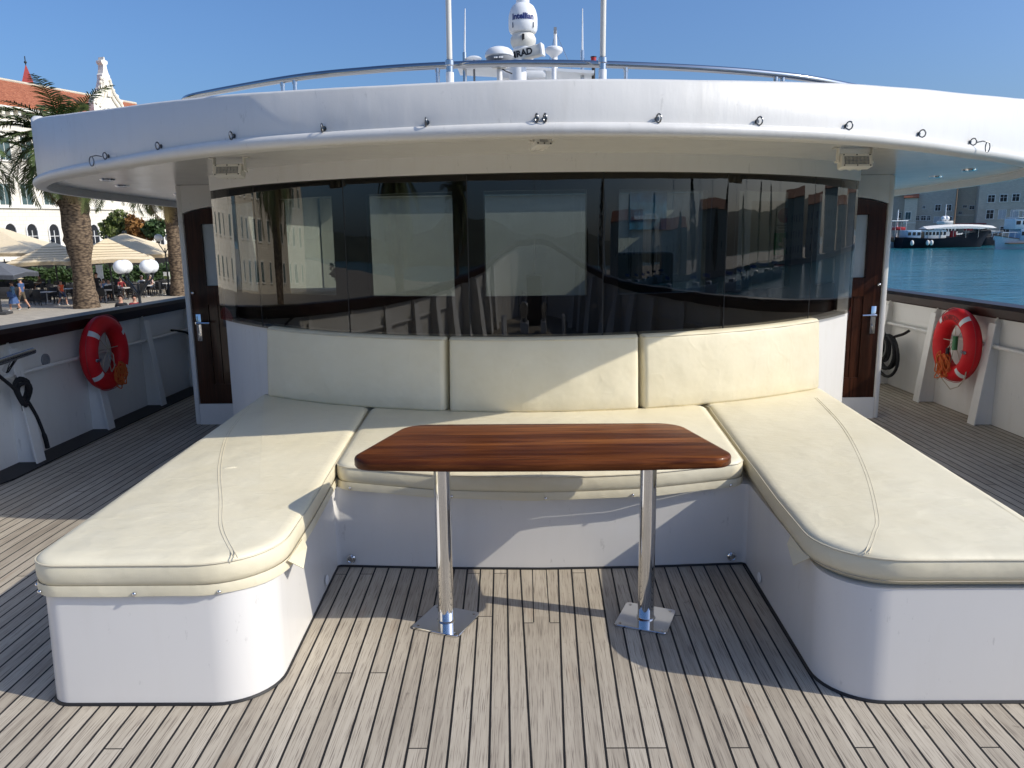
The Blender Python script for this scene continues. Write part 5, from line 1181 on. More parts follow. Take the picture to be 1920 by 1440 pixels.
# ---- cafe furniture: one chair and one table, copied
def chair_mesh():
    m = MB(); m.box((0, 0, .45), (.46, .46, .06), bevel=.01); m.box((0, .22, .70), (.46, .05, .46), bevel=.01)
    for sx in (-1, 1):
        for sy in (-1, 1): m.cyl((sx*.2, sy*.2, 0), (sx*.2, sy*.2, .44), .02, n=6)
        m.box((sx*.22, -.02, .64), (.04, .42, .03)); m.cyl((sx*.22, -.2, .45), (sx*.22, -.2, .64), .015, n=6)
    return m
c0 = chair_mesh().build('cafe_chair', 'furniture_dark'); c0.location = (0, 0, 0)
m = MB(); m.box((0, 0, .73), (.8, .8, .04), bevel=.01); m.cyl((0, 0, 0), (0, 0, .72), .035, n=8); m.cyl((0, 0, 0), (0, 0, .03), .25, n=14); t0 = m.build('cafe_table', 'table_white')
rnd = random.Random(17); first_c, first_t = True, True
spots = [(90, 570), (125, 563), (108, 556), (200, 566), (215, 558), (235, 561), (255, 552), (275, 556), (290, 549), (305, 552), (40, 552), (70, 549), (10, 551), (130, 551), (186, 553), (225, 549)]
for i, (px_, py_) in enumerate(spots):
    p = at_z(px_, py_, QUAY_Z); o = t0 if first_t else t0.copy()
    if not first_t: COL.objects.link(o)
    first_t = False; o.location = p; rz = rnd.uniform(-.4, .4); o.rotation_euler = (0, 0, rz)
    tag(o, 'pale square cafe table on the quay terrace, among dark chairs', 'table', 'cafe tables')
    for k in range(4):
        q = c0 if first_c else c0.copy()
        if not first_c: COL.objects.link(q)
        first_c = False; a_ = rz+k*math.pi/2+rnd.uniform(-.2, .2); q.location = p+Vector((math.sin(-a_)*.66, math.cos(a_)*.66, 0)); q.rotation_euler = (0, 0, a_)
        tag(q, 'dark cafe chair drawn up to a pale table on the quay', 'chair', 'cafe chairs')
def sofa(px_, py_, rz, lab):
    p = at_z(px_, py_, QUAY_Z); t = thing('lounge_sofa', tuple(p), lab, 'sofa', 'lounge sofas on the terrace'); q = Matrix.Rotation(rz, 3, 'Z'); P_ = lambda v: p+q @ Vector(v)
    m = MB(); m.box(P_((0, 0, .25)), (1.7, .75, .35), q, bevel=.04); m.build('seat', 'furniture_grey', t)
    m = MB(); m.box(P_((0, -.33, .52)), (1.7, .14, .55), q, bevel=.04); m.build('backrest', 'furniture_grey', t)
    for s in (-1, 1): m = MB(); m.box(P_((s*.8, 0, .42)), (.14, .75, .40), q, bevel=.03); m.build('arm', 'furniture_grey', t)
sofa(66, 566, R_(8), 'dark grey lounge sofa with its back to the quay, right of the walking couple'); sofa(22, 560, R_(5), 'dark lounge sofa behind the walking couple')

# ---- lamps, boards
def globe_lamp(base, zt, span, r, dirs, lab, post_r=.05):
    x, y = base; t = thing('globe_lamp', (x, y, QUAY_Z), lab, 'street lamp', 'globe lamps on the quay')
    zk = zt-r*2.6; m = MB(); m.lathe([(0, QUAY_Z), (.22, QUAY_Z), (.18, QUAY_Z+.3), (.09, QUAY_Z+.5), (post_r, QUAY_Z+.8), (post_r*.8, zk), (0, zk)], (x, y, 0), 14); m.build('post', 'iron_black', t)
    for d in dirs:
        dx, dy = math.cos(d), math.sin(d); m = MB(); e = Vector((x+dx*span, y+dy*span, zt))
        m.tube(catmull([(x, y, zk-.35), (x+dx*span*.5, y+dy*span*.5, zk-.05), (x+dx*span, y+dy*span, zt-r*1.6), (x+dx*span, y+dy*span, zt-r*.95)], 5), post_r*.6, 7); ar = m.build('arm', 'iron_black', t)
        m = MB(); m.sphere(e, r, 24); m.build('globe', 'globe_white', t)
        m = MB(); m.cyl(e-Vector((0, 0, r*1.1)), e-Vector((0, 0, r*.85)), r*.35, n=12); m.build('holder', 'iron_black', ar)
p = at_y(255, 500, 23); globe_lamp((p.x, p.y), p.z, .42, .205, (R_(20), R_(160), R_(200), R_(340)), 'near lamp with four white globes on curved black arms, in front of the cafe')
p = at_y(307, 446, 52); globe_lamp((p.x, p.y), p.z, .36, .26, (0, math.pi), 'far lamp with two white globes beside the slim palm trunk')
def board(px_, py_, h, w, lab):
    p = at_z(px_, py_, QUAY_Z); t = thing('menu_board', tuple(p), lab, 'board'); m = MB(); m.cyl(p, p+Vector((0, 0, 1.0)), .05, n=8); m.cyl(p, p+Vector((0, 0, .06)), .22, n=12); m.build('stand', 'iron_black', t)
    m = MB(); m.box(p+Vector((0, 0, 1.0+h/2)), (w, .05, h)); m.build('panel', 'paper_white', t); m = MB(); m.box(p+Vector((0, -.03, 1.0+h*.25)), (w*.9, .02, h*.42)); m.build('picture', 'bush_leaf', t)
board(316, 551, .5, .42, 'white and green menu board on a stand beside the slim palm')
p = at_z(192, 553, QUAY_Z); m = MB(); m.box(p+Vector((0, 0, 1.5)), (.45, .06, 1.1)); m.cyl(p, p+Vector((0, 0, 1)), .03, n=8); tag(m.build('notice_board', 'paper_white', origin=tuple(p)), 'tall white notice board behind the man in black', 'board')

# ---- people on the quay
BONES = dict(pelvis=None)
def person(p, face, pose, cloth, label, scale=1.0, hat=None, hair='hair_dark', skirt=None, sleeves='short', legs='short', bag=None):
    """one skinned body; clothing areas are materials of the body surface. face: heading in radians (0 = looking along -y)"""
    J = dict(pel=(0, 0, .95, .135, .105), sp=(0, .01, 1.13, .118, .095), ch=(0, .0, 1.33, .155, .105), nk=(0, .005, 1.495, .055, .055), hd=(0, -.015, 1.60, .078, .09), ht=(0, -.005, 1.69, .068, .078))
    st = pose.get('stride', 0.0); sw = pose.get('swing', st)
    if pose.get('sit'):
        for k in J: J[k] = (J[k][0], J[k][1]+.02, J[k][2]-.46, J[k][3], J[k][4])
    z0 = J['pel'][2]
    for s, n in ((-1, 'l'), (1, 'r')):
        J['sh'+n] = (s*.185, .01, J['ch'][2]+.085, .062, .06); f = s*sw
        J['hp'+n] = (s*.095, 0, z0-.05, .095, .095)
        if pose.get('sit'):
            J['kn'+n] = (s*.12, -.42, .50, .065, .065); J['an'+n] = (s*.11, -.40, .08, .042, .042); J['to'+n] = (s*.11, -.55, .035, .035, .03)
            J['el'+n] = (s*.24, -.06, J['ch'][2]-.17, .042, .042); J['wr'+n] = (s*.17, -.30, J['ch'][2]-.26, .030, .030); J['ha'+n] = (s*.13, -.38, J['ch'][2]-.27, .034, .022)
        else:
            J['kn'+n] = (s*.10, -.03-.20*f*s*s-(0.04 if f > 0 else 0), .50, .062, .062); J['an'+n] = (s*.095, -.40*f+(.08 if f < 0 else 0), .085+(.05 if f < 0 else 0), .042, .042); J['to'+n] = (s*.10, -.40*f-.14+(.08 if f < 0 else 0), .035, .038, .03)
            ae = pose.get('bend', .15)
            J['el'+n] = (s*.235, .04+.12*f, J['ch'][2]-.20, .043, .043); J['wr'+n] = (s*.235-s*.05*ae, -.02-.3*ae+.22*f, J['ch'][2]-.44+.18*ae, .030, .030); J['ha'+n] = (s*.225-s*.08*ae, -.05-.4*ae+.24*f, J['ch'][2]-.53+.22*ae, .036, .020)
    E = [('pel', 'sp', 'top'), ('sp', 'ch', 'top'), ('ch', 'nk', 'skin'), ('nk', 'hd', 'skin'), ('hd', 'ht', 'skin')]
    for n in 'lr': E += [('ch', 'sh'+n, 'top'), ('sh'+n, 'el'+n, 'top' if sleeves != 'none' else 'skin'), ('el'+n, 'wr'+n, 'top' if sleeves == 'long' else 'skin'), ('wr'+n, 'ha'+n, 'skin'), ('pel', 'hp'+n, 'bot'), ('hp'+n, 'kn'+n, 'bot'), ('kn'+n, 'an'+n, 'bot' if legs == 'long' else 'skin'), ('an'+n, 'to'+n, 'shoe')]
    names = list(J); me = bpy.data.meshes.new('person'); me.from_pydata([J[k][:3] for k in names], [(names.index(a), names.index(b)) for a, b, _ in E], [])
    o = bpy.data.objects.new('person', me); COL.objects.link(o)
    md = o.modifiers.new('skin', 'SKIN'); md.use_smooth_shade = True; md2 = o.modifiers.new('sub', 'SUBSURF'); md2.levels = 2; md2.render_levels = 2
    for i, k in enumerate(names):
        v = me.skin_vertices[0].data[i]; v.radius = J[k][3:5]; v.use_root = (k == 'pel')
    bpy.context.view_layer.update()
    nm = bpy.data.meshes.new_from_object(o.evaluated_get(bpy.context.evaluated_depsgraph_get())); o.modifiers.clear(); o.data = nm; bpy.data.meshes.remove(me)
    mats = ['skin', cloth['top'], cloth['bot'], cloth.get('shoe', 'cloth_black')]; nm.materials.clear()
    for x in mats: nm.materials.append(MAT[x])
    ix = dict(skin=0, top=1, bot=2, shoe=3); seg = [(Vector(J[a][:3]), Vector(J[b][:3]), ix[c], a, b) for a, b, c in E]
    for f in nm.polygons:
        c = f.center; best = None
        for a, b, i, na, nb in seg:
            ab = b-a; u = max(0, min(1, (c-a).dot(ab)/ab.length_squared)); d = (a+ab*u-c).length
            if na.startswith('ch') and nb == 'nk' and u < .62: i = 1
            if sleeves == 'short' and na.startswith('sh') and u > .62: i = 0
            if legs == 'short' and na.startswith('hp') and u > .88: i = 0
            if best is None or d < best[0]: best = (d, i)
        f.material_index = best[1]; f.use_smooth = True
    o.location = p; o.rotation_euler = (0, 0, face); o.scale = (scale,)*3; ORIGIN[o.name] = (0, 0, 0)
    tag(o, label, 'person', 'people on the quay')
    hz = J['ht'][2]; hy = J['ht'][1]
    def child(m, name, mat):
        c = m.build(name, mat, o); return c
    m = MB(); m.sphere((0, hy+.02, hz-.015), .103, 14, (1, 1.08, 1)); 
    for v in list(m.b.verts):
        if v.co.y < hy-.05 and v.co.z < hz+.02: m.b.verts.remove(v)
    child(m, 'hair', hair)
    m = MB()
    for s in (-1, 1): m.sphere((s*.032, hy-.098, hz-.055), .012, 8)
    child(m, 'eyes', 'hair_dark')
    m = MB(); m.sphere((0, hy-.105, hz-.085), .018, 8, (.8, 1, 1.3)); 
    for s in (-1, 1): m.sphere((s*.088, hy+.005, hz-.07), .02, 8, (.5, 1, 1.4))
    child(m, 'features', 'skin')
    if hat:
        m = MB(); m.lathe([(0, hz+.14), (.07, hz+.135), (.10, hz+.09), (.108, hz+.03), (.20, hz+.015), (.205, hz+.005), (.10, hz+.005), (0, hz+.0)], (0, hy, 0), 18); child(m, 'hat', hat)
    if skirt:
        pz_ = J['pel'][2]; m = MB(); rings = []
        for u, r in ((.08, .15), (-.05, .19), (-.25, .25), (-.50, .31)): rings.append([Vector((math.cos(a)*r*(1+.05*math.sin(7*a)), math.sin(a)*r*.9-.02, pz_+u)) for a in [2*math.pi*i/28 for i in range(28)]])
        m.loft(rings); child(m, 'skirt', skirt)
    if bag:
        m = MB(); m.box((.2, -.1, J['pel'][2]+.05), (.14, .30, .34), bevel=.05); m.tube([(.18, -.1, J['pel'][2]+.2), (.05, -.1, J['ch'][2]), (-.14, .02, J['nk'][2]-.05)], .015, 5); child(m, 'bag', bag)
    return o
def fp_(px_, py_): return at_z(px_, py_, QUAY_Z)
person(fp_(29, 583), R_(-75), dict(stride=.5, bend=.6), dict(top='cloth_denim', bot='cloth_denim', shoe='cloth_white'), 'person in a denim blouse and blue skirt walking on the quay', .95, hair='hair_dark', skirt='cloth_blue', sleeves='long', bag='cloth_blue')
person(fp_(45, 580), R_(-95), dict(stride=.55, bend=.2), dict(top='cloth_blue', bot='cloth_khaki', shoe='cloth_black'), 'person in a straw hat, blue T-shirt and dark shorts walking on the quay', 1.03, hat='straw', hair='hair_grey')
person(fp_(119, 573), R_(70), dict(stride=.7, bend=.25), dict(top='cloth_orange', bot='cloth_navy', shoe='cloth_white'), 'person in an orange top and denim shorts striding along the quay', .86, sleeves='none')
person(fp_(186, 567), R_(30), dict(stride=.1, bend=.5), dict(top='cloth_black', bot='cloth_black', shoe='cloth_black'), 'person in black T-shirt and shorts standing right of the shaggy palm', 1.04)
for px_, py_, top, lab, hair in ((198, 560, 'cloth_sky', 'person in a light blue shirt sitting at a cafe table', 'hair_dark'), (207, 561, 'cloth_white', 'person in a pale striped shirt sitting at a cafe table', 'hair_dark'), (230, 556, 'cloth_maroon', 'person in a maroon shirt sitting with back turned at a cafe table', 'hair_grey'), (268, 552, 'cloth_white', 'person in a white shirt sitting under the beige parasol', 'hair_grey'), (284, 551, 'cloth_pink', 'person in a pale pink shirt sitting under the beige parasol', 'hair_grey'), (77, 549, 'cloth_khaki', 'person in dark clothes sitting high at the cafe bar', 'hair_dark')):
    person(fp_(px_, py_), rnd.uniform(-1, 1), dict(sit=True), dict(top=top, bot='cloth_navy'), lab, 1.0, hair=hair)
p = at_y(228, 577, 31); person(Vector((p.x, p.y, QUAY_Z)), R_(10), dict(stride=.2), dict(top='cloth_black', bot='cloth_navy'), 'person in a black T-shirt whose head and shoulders show above the rail', 1.03)
m = MB(); m.box((0, -.158, 1.30), (.16, .006, .04)); o_ = [o for o in bpy.data.objects if o.get('label', '').startswith('person in a black T-shirt whose')][0]; m.build('chest_print', 'lettering_white', o_)
p = at_y(253, 572, 31.5); person(Vector((p.x, p.y, QUAY_Z)), R_(40), dict(stride=.2), dict(top='cloth_maroon', bot='cloth_navy'), 'person in a dark red T-shirt whose head and shoulders show above the rail', 1.0)

# ---- far quay on the right: houses
fr_ = Facade(at_y(1780, 455, 172)*1.0, 115.0); fr_.p0.z = SEA_Z+1.1
q0 = fr_.p0-fr_.dy*7; e0 = q0-fr_.dx*150; e1 = q0+fr_.dx*105
m = MB(); m.prism([(e0.x, e0.y), (e1.x, e1.y), (176, -60), (420, -60), (420, 420), (e0.x, 420)], SEA_Z-3, SEA_Z+1.1); tag(m.build('far_quay', 'quay_paving', smooth=False), kind='structure')
def far_house(px0, px1, dy, h, mat, lab, wins=(), wm=('window_white', 'dark_window', 'shutter_pale'), side=None):
    x0 = fr_.hit(px0, 430, dy)[0]; x1 = fr_.hit(px1, 430, dy)[0]
    f = Facade(fr_.p0+fr_.dx*x0+fr_.dy*dy, 115.0); t = building(f, 'harbour_house', lab, 'houses across the harbour'); w = x1-x0
    m = MB(); m.box((w/2, 5, h/2), (w, 10, h)); m.build('wall', mat, t, smooth=False)
    m = MB(); m.loft([[Vector((x, -.4, h)), Vector((x, 5, h+2.2)), Vector((x, 10.4, h)), Vector((x, 10.4, h-.2)), Vector((x, -.4, h-.2))] for x in (-.2, w+.2)]); m.build('roof', 'roof_tiles', t, smooth=False)
    m = MB(); m.box((w/2, -.06, h*.38), (w, .14, .16)); m.build('string_course', 'stone_trim' if mat != 'ashlar_grey' else 'ashlar_grey', t, smooth=False)
    for px_, py0, py1, ww, kd in wins:
        x, z0 = f.hit(px_, py1); _, z1 = f.hit(px_, py0); wall_window(t, x, z0, ww, z1-z0, kd, wm)
    return t
far_house(1560, 1692, 6, 9.6, 'ashlar_grey', 'low grey stone house at the left end of the far quay', [(1665, 398, 408, .8, 'plain'), (1685, 399, 409, .8, 'plain')])
far_house(1692, 1716, 1, 9.0, 'ashlar_beige', 'narrow sunlit beige house between grey ones on the far quay', [(1702, 398, 411, 1.0, 'shutter')], ('stone_trim', 'dark_window', 'shutter_green'))  # sunlit look is in the paler stone colour; wall faces away from sun
far_house(1716, 1789, 2.5, 14, 'ashlar_grey', 'grey stone house with pale windows behind the black schooner', [(1720, 405, 413, .6, 'plain'), (1731, 405, 413, .9, 'plain'), (1741, 405, 413, .6, 'plain'), (1758, 384, 395, 1.0, 'plain'), (1778, 384, 395, 1.0, 'plain'), (1732, 386, 391, .5, 'plain'), (1756, 407, 417, 1.0, 'shutter'), (1779, 407, 417, 1.0, 'plain')])
far_house(1789, 1827, 5, 13, 'ashlar_beige', 'sunlit beige house with small windows behind the schooner mast', [(1822, 386, 392, .9, 'plain'), (1809, 385, 389, .7, 'plain'), (1800, 397, 401, .6, 'plain')])  # again lit by its paler stone colour, not by the sun
far_house(1829, 2080, -2, 16, 'ashlar_grey', 'tall grey stone house with pale shutters right of the schooner', [(1855, 394, 410, 1.25, 'plain'), (1878, 394, 410, 1.25, 'shutter'), (1901, 394, 410, 1.25, 'shutter'), (1924, 394, 410, 1.25, 'plain'), (1858, 366, 379, 1.2, 'plain'), (1881, 365, 378, 1.2, 'plain'), (1904, 364, 377, 1.2, 'plain'), (1927, 364, 377, 1.2, 'plain'), (1885, 425, 436, 2.0, 'plain')])
m = MB(); mx_ = fr_.hit(1812, 420, -4); q = fr_.p0+fr_.dx*mx_[0]+fr_.dy*-4
m.box((q.x, q.y, fr_.p0.z+3.1), (7.0, 3.0, .25), Matrix.Rotation(fr_.rz, 3, 'Z')); aw = m.build('shop_awning', 'cloth_maroon', origin=(q.x, q.y, fr_.p0.z)); tag(aw, 'dark red shop awning on the far quay behind the schooner', 'awning')
m = MB()
for s in (-3.2, 3.2): m.cyl((q.x+math.cos(fr_.rz)*s, q.y+math.sin(fr_.rz)*s, fr_.p0.z), (q.x+math.cos(fr_.rz)*s, q.y+math.sin(fr_.rz)*s, fr_.p0.z+3.1), .06, n=8)
m.build('frame', 'iron_black', aw)

for i, (x, y, w, h, mt, lab) in enumerate(((196, 108, 24, 14, 'ashlar_grey', 'grey stone house on the water side, abreast of the deckhouse'), (192, 80, 22, 11, 'ashlar_beige', 'beige stone house on the water side, abreast of the table'), (189, 52, 26, 15, 'ashlar_grey', 'tall grey stone house on the water side, abreast of the bow'), (186, 22, 24, 12, 'ashlar_grey', 'grey stone house on the water side, ahead of the bow'), (183, -8, 26, 14, 'ashlar_beige', 'last beige stone house on the water side, near the marina'))):
    f = Facade((x+4, y, SEA_Z+1.1), 176); t = building(f, 'harbour_house', lab, 'houses across the harbour'); m = MB(); m.box((0, 5, h/2), (w, 10, h)); m.build('wall', mt, t, smooth=False)
    m = MB(); m.loft([[Vector((xx, -.4, h)), Vector((xx, 5, h+2.4)), Vector((xx, 10.4, h)), Vector((xx, 10.4, h-.2)), Vector((xx, -.4, h-.2))] for xx in (-w/2, w/2)]); m.build('roof', 'roof_tiles', t, smooth=False)
    for k in range(int(w/4)):
        for j in range(int(h/3.7)): wall_window(t, -w/2+2+k*4, 1.2+j*3.6, 1.1, 1.7)
# ---- boats across the harbour (local frame: x along the hull towards the bow)
class Boat:
    def __init__(s, px0, px1, py, label, name='motor_boat', cat='boat', group=None, flip=1, y=None):
        a = at_z(px0, py, SEA_Z); b = at_z(px1, py, SEA_Z)
        if y is not None: a = at_y(px0, py, y); b = at_y(px1, py, y); a.z = b.z = SEA_Z
        # keep the hull in a plane roughly facing the viewer
        s.L = math.hypot(b.x-a.x, b.y-a.y); c = (a+b)/2; s.o = thing(name, (c.x, c.y, SEA_Z), label, cat, group)
        s.rz = math.atan2(b.y-a.y, b.x-a.x); s.o.rotation_euler = (0, 0, s.rz if flip > 0 else s.rz+math.pi); ORIGIN[s.o.name] = (0, 0, 0); s.k = s.L/(px1-px0)
    def hull(s, beam, fb, fs, fbow, mat, stripe=None, rake=.06):
        L = s.L; m = MB(); rings = []; n = 22
        for i in range(n+1):
            u = i/n; x = -L/2+L*u; w = beam/2*min(1, (1-u)**.55*1.35)*(0.86+.14*min(1, u*5)); w = max(w, .03)
            sh = fs+(fb-fs)*min(1, u/.35) if u < .35 else fb+(fbow-fb)*((u-.35)/.65)**1.8
            xr_ = lambda z: x + (rake*L*(z/fbow) if u > .5 else 0)*((u-.5)*2 if u > .5 else 0)
            rings.append([Vector((xr_(sh), -w, sh)), Vector((xr_(.2), -w*.82, .25)), Vector((xr_(0), -w*.5, -.4)), Vector((xr_(0), w*.5, -.4)), Vector((xr_(.2), w*.82, .25)), Vector((xr_(sh), w, sh))])
        m.loft(rings); h = m.build('hull', mat, s.o)
        m = MB(); m.loft([[r[0]+Vector((0, -.04, -.08)), r[0]+Vector((0, -.04, .05)), r[0]+Vector((0, .1, .05))] for r in rings], True, True); m.loft([[r[5]+Vector((0, .04, -.08)), r[5]+Vector((0, .04, .05)), r[5]+Vector((0, -.1, .05))] for r in rings]); m.build('gunwale', stripe or 'hull_wood', h)
        s.rings = rings
    def box(s, u0, u1, z0, z1, w, mat, name='cabin', bevel=.12, win=0, wz=None):
        x0, x1 = -s.L/2+s.L*u0, -s.L/2+s.L*u1; m = MB(); m.box(((x0+x1)/2, 0, (z0+z1)/2), (x1-x0, w, z1-z0), bevel=min(bevel, (z1-z0)*.3)); c = m.build(name, mat, s.o)
        if win:
            za, zb = wz or (z0+(z1-z0)*.45, z0+(z1-z0)*.8)
            for sy in (-1, 1):
                for i in range(win):
                    xw = (x1-x0)/win; m = MB(); m.box((x0+xw*(i+.5), sy*(w/2+.005), (za+zb)/2), (xw*.66, .05, zb-za)); m.build('window', 'dark_window', c, smooth=False)
        return c
    def mast(s, u, z0, z1, r, mat='hull_wood', name='mast'):
        x = -s.L/2+s.L*u; m = MB(); m.cyl((x, 0, z0), (x, 0, z1), r, r*.7, 8); return m.build(name, mat, s.o)
    def rail(s, u0, u1, z, h, w):
        m = MB()
        for sy in (-1, 1):
            n = int((u1-u0)*s.L/1.2)+1; pts = [(-s.L/2+s.L*(u0+(u1-u0)*i/n), sy*w/2, z+h) for i in range(n+1)]; m.tube(pts, .035, 5)
            for p in pts: m.cyl((p[0], p[1], z), p, .025, n=5)
        m.build('guard_rail', 'white_plastic', s.o)
    def fender(s, us, z, r):
        for u in us:
            i = min(21, int(u*22)); p = s.rings[i][0]; m = MB(); m.sphere((p.x, p.y-r*1.0, z), r, 12, (1, 1, 1.6)); m.build('fender', 'fender_white', s.o)
b = Boat(1684, 1838, 457, 'black hulled schooner with a white awning across the harbour', 'schooner', y=150)
b.hull(4.6, 1.7, 2.0, 3.1, 'hull_navy', 'hull_navy', .10); b.box(.05, .22, 1.6, 3.3, 3.2, 'hull_blue', 'stern_house', win=3); b.box(.26, .52, 1.6, 3.3, 3.4, 'awning_white', 'deckhouse', win=6); b.box(.22, .28, 1.7, 3.0, 3.0, 'hull_wood', 'companionway')
m = MB(); x0, x1 = -b.L/2+.28*b.L, -b.L/2+1.12*b.L; m.loft([[Vector((x, -1.9, 3.55+.5*(1-((x-x0)/(x1-x0)*2-1)**2)-.1*1)), Vector((x, 0, 3.95+.35*(1-((x-x0)/(x1-x0)*2-1)**2))), Vector((x, 1.9, 3.55+.5*(1-((x-x0)/(x1-x0)*2-1)**2)-.1)), Vector((x, 1.9, 3.5)), Vector((x, -1.9, 3.5))] for x in [x0+(x1-x0)*i/12 for i in range(13)]]); m.build('awning', 'awning_white', b.o)
for u in (.3, .45, .6, .75, .9):
    for sy in (-1, 1): m = MB(); m.cyl((-b.L/2+u*b.L, sy*1.75, 1.8), (-b.L/2+u*b.L, sy*1.75, 3.55), .04, n=6); m.build('awning_pole', 'steel', b.o)
b.mast(.655, 1.6, 13.5, .16); m = MB(); m.cyl((-b.L/2+.93*b.L, 0, 3.0), (b.L/2+.14*b.L, 0, 3.7), .12, .06, 8); m.build('bowsprit', 'hull_navy', b.o)
b.fender((.1, .3, .36), 1.0, .32); m = MB(); m.box((-b.L/2+.62*b.L, -1.0, 2.5), (1.0, .6, 1.3), bevel=.1); m.build('red_cover', 'red_plastic', b.o); m = MB(); m.box((-b.L/2+.78*b.L, -1.6, 3.3), (1.6, .3, .35), bevel=.1); m.build('red_roll', 'red_plastic', b.o)
b = Boat(1615, 1690, 454, 'white excursion boat with a red striped canopy, left of the schooner', 'excursion_boat', y=153)
b.hull(4, 1.1, 1.2, 1.6, 'hull_white', 'hull_white'); b.box(.3, .97, 1.1, 2.0, 3.2, 'hull_wood', 'bulwark_rail'); b.box(.25, .55, 1.2, 3.2, 3.0, 'awning_white', 'wheelhouse', win=4); b.box(.2, 1.02, 5.0, 5.15, 3.6, 'awning_white', 'sun_roof'); b.rail(.2, .98, 1.5, 3.5, 3.4); b.box(.75, .98, 3.3, 3.9, 3.4, 'red_plastic', 'canopy'); b.mast(.86, 2, 7.2, .12, 'white_plastic'); b.fender((.95,), .6, .3)
b = Boat(1812, 1872, 456, 'dark grey motor yacht half hidden behind the schooner bow', 'motor_yacht', y=158)
b.hull(4.2, 1.7, 1.5, 2.4, 'hull_navy', 'furniture_grey'); b.box(.2, .6, 1.7, 3.2, 3.2, 'furniture_grey', 'cabin', .3, 4); b.box(.15, .5, 3.25, 3.4, 3.2, 'awning_white', 'flybridge'); b.rail(.5, .98, 2.0, .8, 2.8); b.fender((.2,), 1.7, .5)
b = Boat(1745, 1800, 452, 'white motor yacht with a radar arch behind the schooner', 'motor_yacht', y=162)
b.hull(4.4, 1.8, 1.7, 2.4, 'hull_white', 'hull_white'); b.box(.2, .75, 1.8, 4.0, 3.4, 'awning_white', 'cabin', .3, 5); b.box(.25, .6, 4.2, 4.9, 3.0, 'awning_white', 'flybridge', .3); b.mast(.42, 4.8, 8.2, .09, 'white_plastic', 'radar_arch'); m = MB()
for u in (.36, .48): m.sphere((-b.L/2+u*b.L, 0, 5.4), .5, 12)
m.build('radar_dome', 'white_plastic', b.o)
b = Boat(1866, 1985, 464, 'pale blue and white trawler yacht at the right edge', 'trawler_yacht', flip=-1, y=138)
b.hull(4.4, 1.5, 1.5, 2.4, 'hull_white', 'hull_wood', .03); b.box(.15, .72, 1.5, 3.4, 3.4, 'hull_blue', 'cabin', .1, 6); b.box(.3, .82, 3.4, 5.2, 3.2, 'hull_white', 'wheelhouse', .15, 5); b.box(.25, .78, 5.3, 5.42, 3.5, 'awning_white', 'upper_roof'); b.box(.42, .66, 6.6, 6.72, 3.0, 'awning_white', 'bimini'); b.rail(.6, .99, 2.0, .9, 3.0); b.rail(.2, .7, 5.42, 1.1, 3.0); b.mast(.5, 5.4, 9.4, .08, 'white_plastic'); b.fender((.97,), 1.9, .25)
m = MB(); x = -b.L/2+.1*b.L; b.box(.0, .9, .95, 1.12, 4.15, 'hull_wood', 'rubbing_strake', .02)

# ---- marina and trees ahead of the bow (mirrored in the tinted glass)
rnd = random.Random(21); proto = None
sb_spots = [(14+i*7.5+rnd.uniform(-2, 2), -95-rnd.uniform(0, 10)-i*1.2) for i in range(14)]+[(60+i*9, -60+i*6+rnd.uniform(-3, 3)) for i in range(8)]
for i, (x, y) in enumerate(sb_spots):
    if proto is None:
        b = Boat.__new__(Boat); b.L = 10.5; b.o = thing('sailing_boat', (0, 0, SEA_Z), 'white sailing boat with furled blue sail in the marina ahead of the bow', 'sailing boat', 'sailing boats in the marina'); ORIGIN[b.o.name] = (0, 0, 0)
        b.hull(3.2, 1.1, 1.0, 1.5, 'hull_white', 'hull_white'); b.box(.3, .65, 1.0, 1.7, 2.0, 'hull_white', 'cabin', .2, 3); b.mast(.55, 1.2, 15.5, .10, 'white_plastic')
        m = MB(); m.cyl((-4.2, 0, 2.4), (.3, 0, 2.3), .22, n=8); m.build('furled_sail', 'canvas_blue', b.o)
        m = MB(); m.cyl((5.2, 0, 1.6), (.5, 0, 15.0), .03, n=5); m.cyl((-5.1, 0, 1.2), (.5, 0, 15.3), .02, n=5); m.build('rigging', 'steel', b.o); proto = b.o; o = proto
    else: o = copy_tree(proto)
    o.location = (x, y, SEA_Z); o.rotation_euler = (0, 0, R_(85+rnd.uniform(-8, 8)))
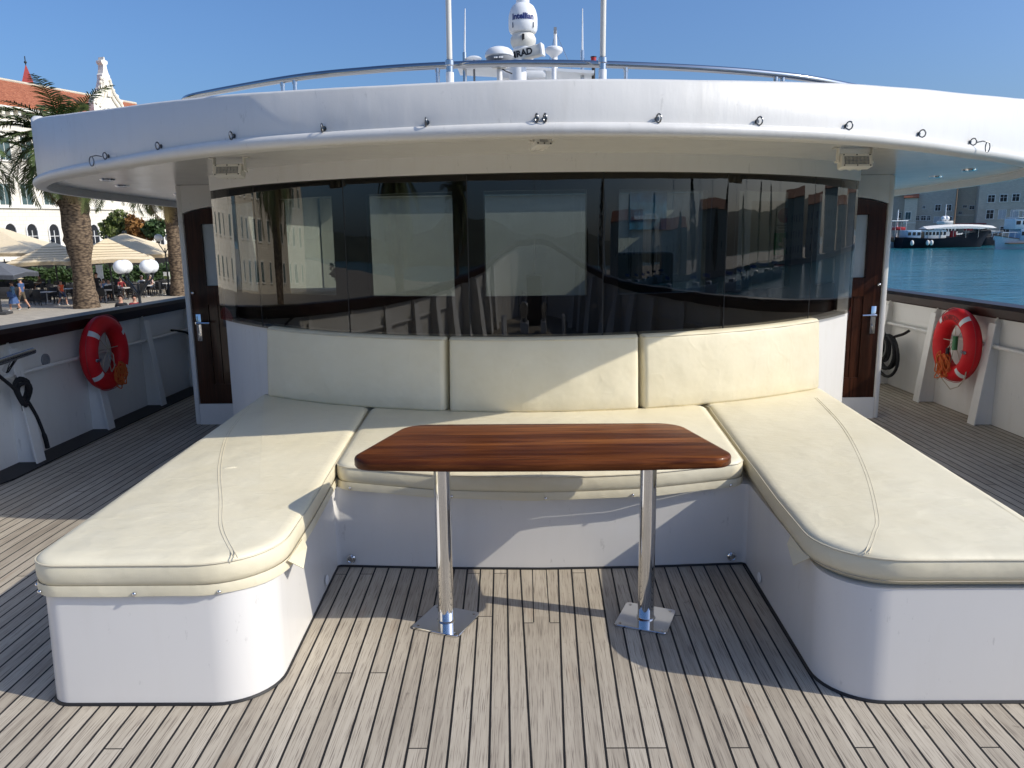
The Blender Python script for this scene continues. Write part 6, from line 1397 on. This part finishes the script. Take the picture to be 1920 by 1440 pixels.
m = MB(); m.prism([(40, -140), (240, -20), (420, -60), (420, -300), (-60, -300), (-60, -150)], SEA_Z-3, SEA_Z+1.2); tag(m.build('marina_quay', 'quay_paving', smooth=False), kind='structure')
def cypress(x, y, h, seed):
    rnd = random.Random(seed); t = thing('cypress_tree', (x, y, SEA_Z+1.2), 'dark cypress tree behind the marina ahead of the bow', 'tree', 'cypresses behind the marina'); m = MB()
    for k in range(650):
        u = rnd.random()**.8; r = h*.17*math.sin(math.pi*min(1, .12+.88*(1-u)))**.6*(1-.7*u); a = rnd.uniform(0, 6.28); rr = r*rnd.uniform(.6, 1.05); p = Vector((x+math.cos(a)*rr, y+math.sin(a)*rr, SEA_Z+1.8+h*u)); q = Quaternion((rnd.gauss(0, 1), rnd.gauss(0, 1), rnd.gauss(0, 1), rnd.gauss(0, 1))).normalized().to_matrix()
        m.face([p+q @ Vector(v)*.55 for v in ((-.5, -.8, 0), (.5, -.8, 0), (0, 1.4, 0))])
    m.build('crown', 'dark_tree', t, smooth=False); m = MB(); m.cyl((x, y, SEA_Z+1.2), (x, y, SEA_Z+1.2+h*.8), .25, .08, 6); m.build('trunk', 'palm_bark', t)
for i in range(12): cypress(35+i*17+rnd.uniform(-6, 6), -135+i*8+rnd.uniform(-8, 8), 13+rnd.uniform(-4, 6), 60+i)
f5 = Facade((70, -125, SEA_Z+1.2), 60+180)
for i, (a, w, h) in enumerate(((0, 26, 11), (-40, 22, 9), (-80, 30, 13))):
    f = Facade((70-a*.86, -128-a*.5, SEA_Z+1.2), 240); t = building(f, 'marina_house', ['stone house with a tiled roof behind the marina', 'low stone house with a tiled roof behind the marina', 'tall stone house with a tiled roof behind the marina'][i], 'houses behind the marina'); m = MB(); m.box((0, 5, h/2), (w, 10, h)); m.build('wall', 'ashlar_grey', t, smooth=False)
    m = MB(); m.loft([[Vector((x, -.4, h)), Vector((x, 5, h+2.4)), Vector((x, 10.4, h)), Vector((x, 10.4, h-.2)), Vector((x, -.4, h-.2))] for x in (-w/2, w/2)]); m.build('roof', 'roof_tiles', t, smooth=False)
    for k in range(int(w/4)): wall_window(t, -w/2+2+k*4, 4.5, 1.1, 1.7)
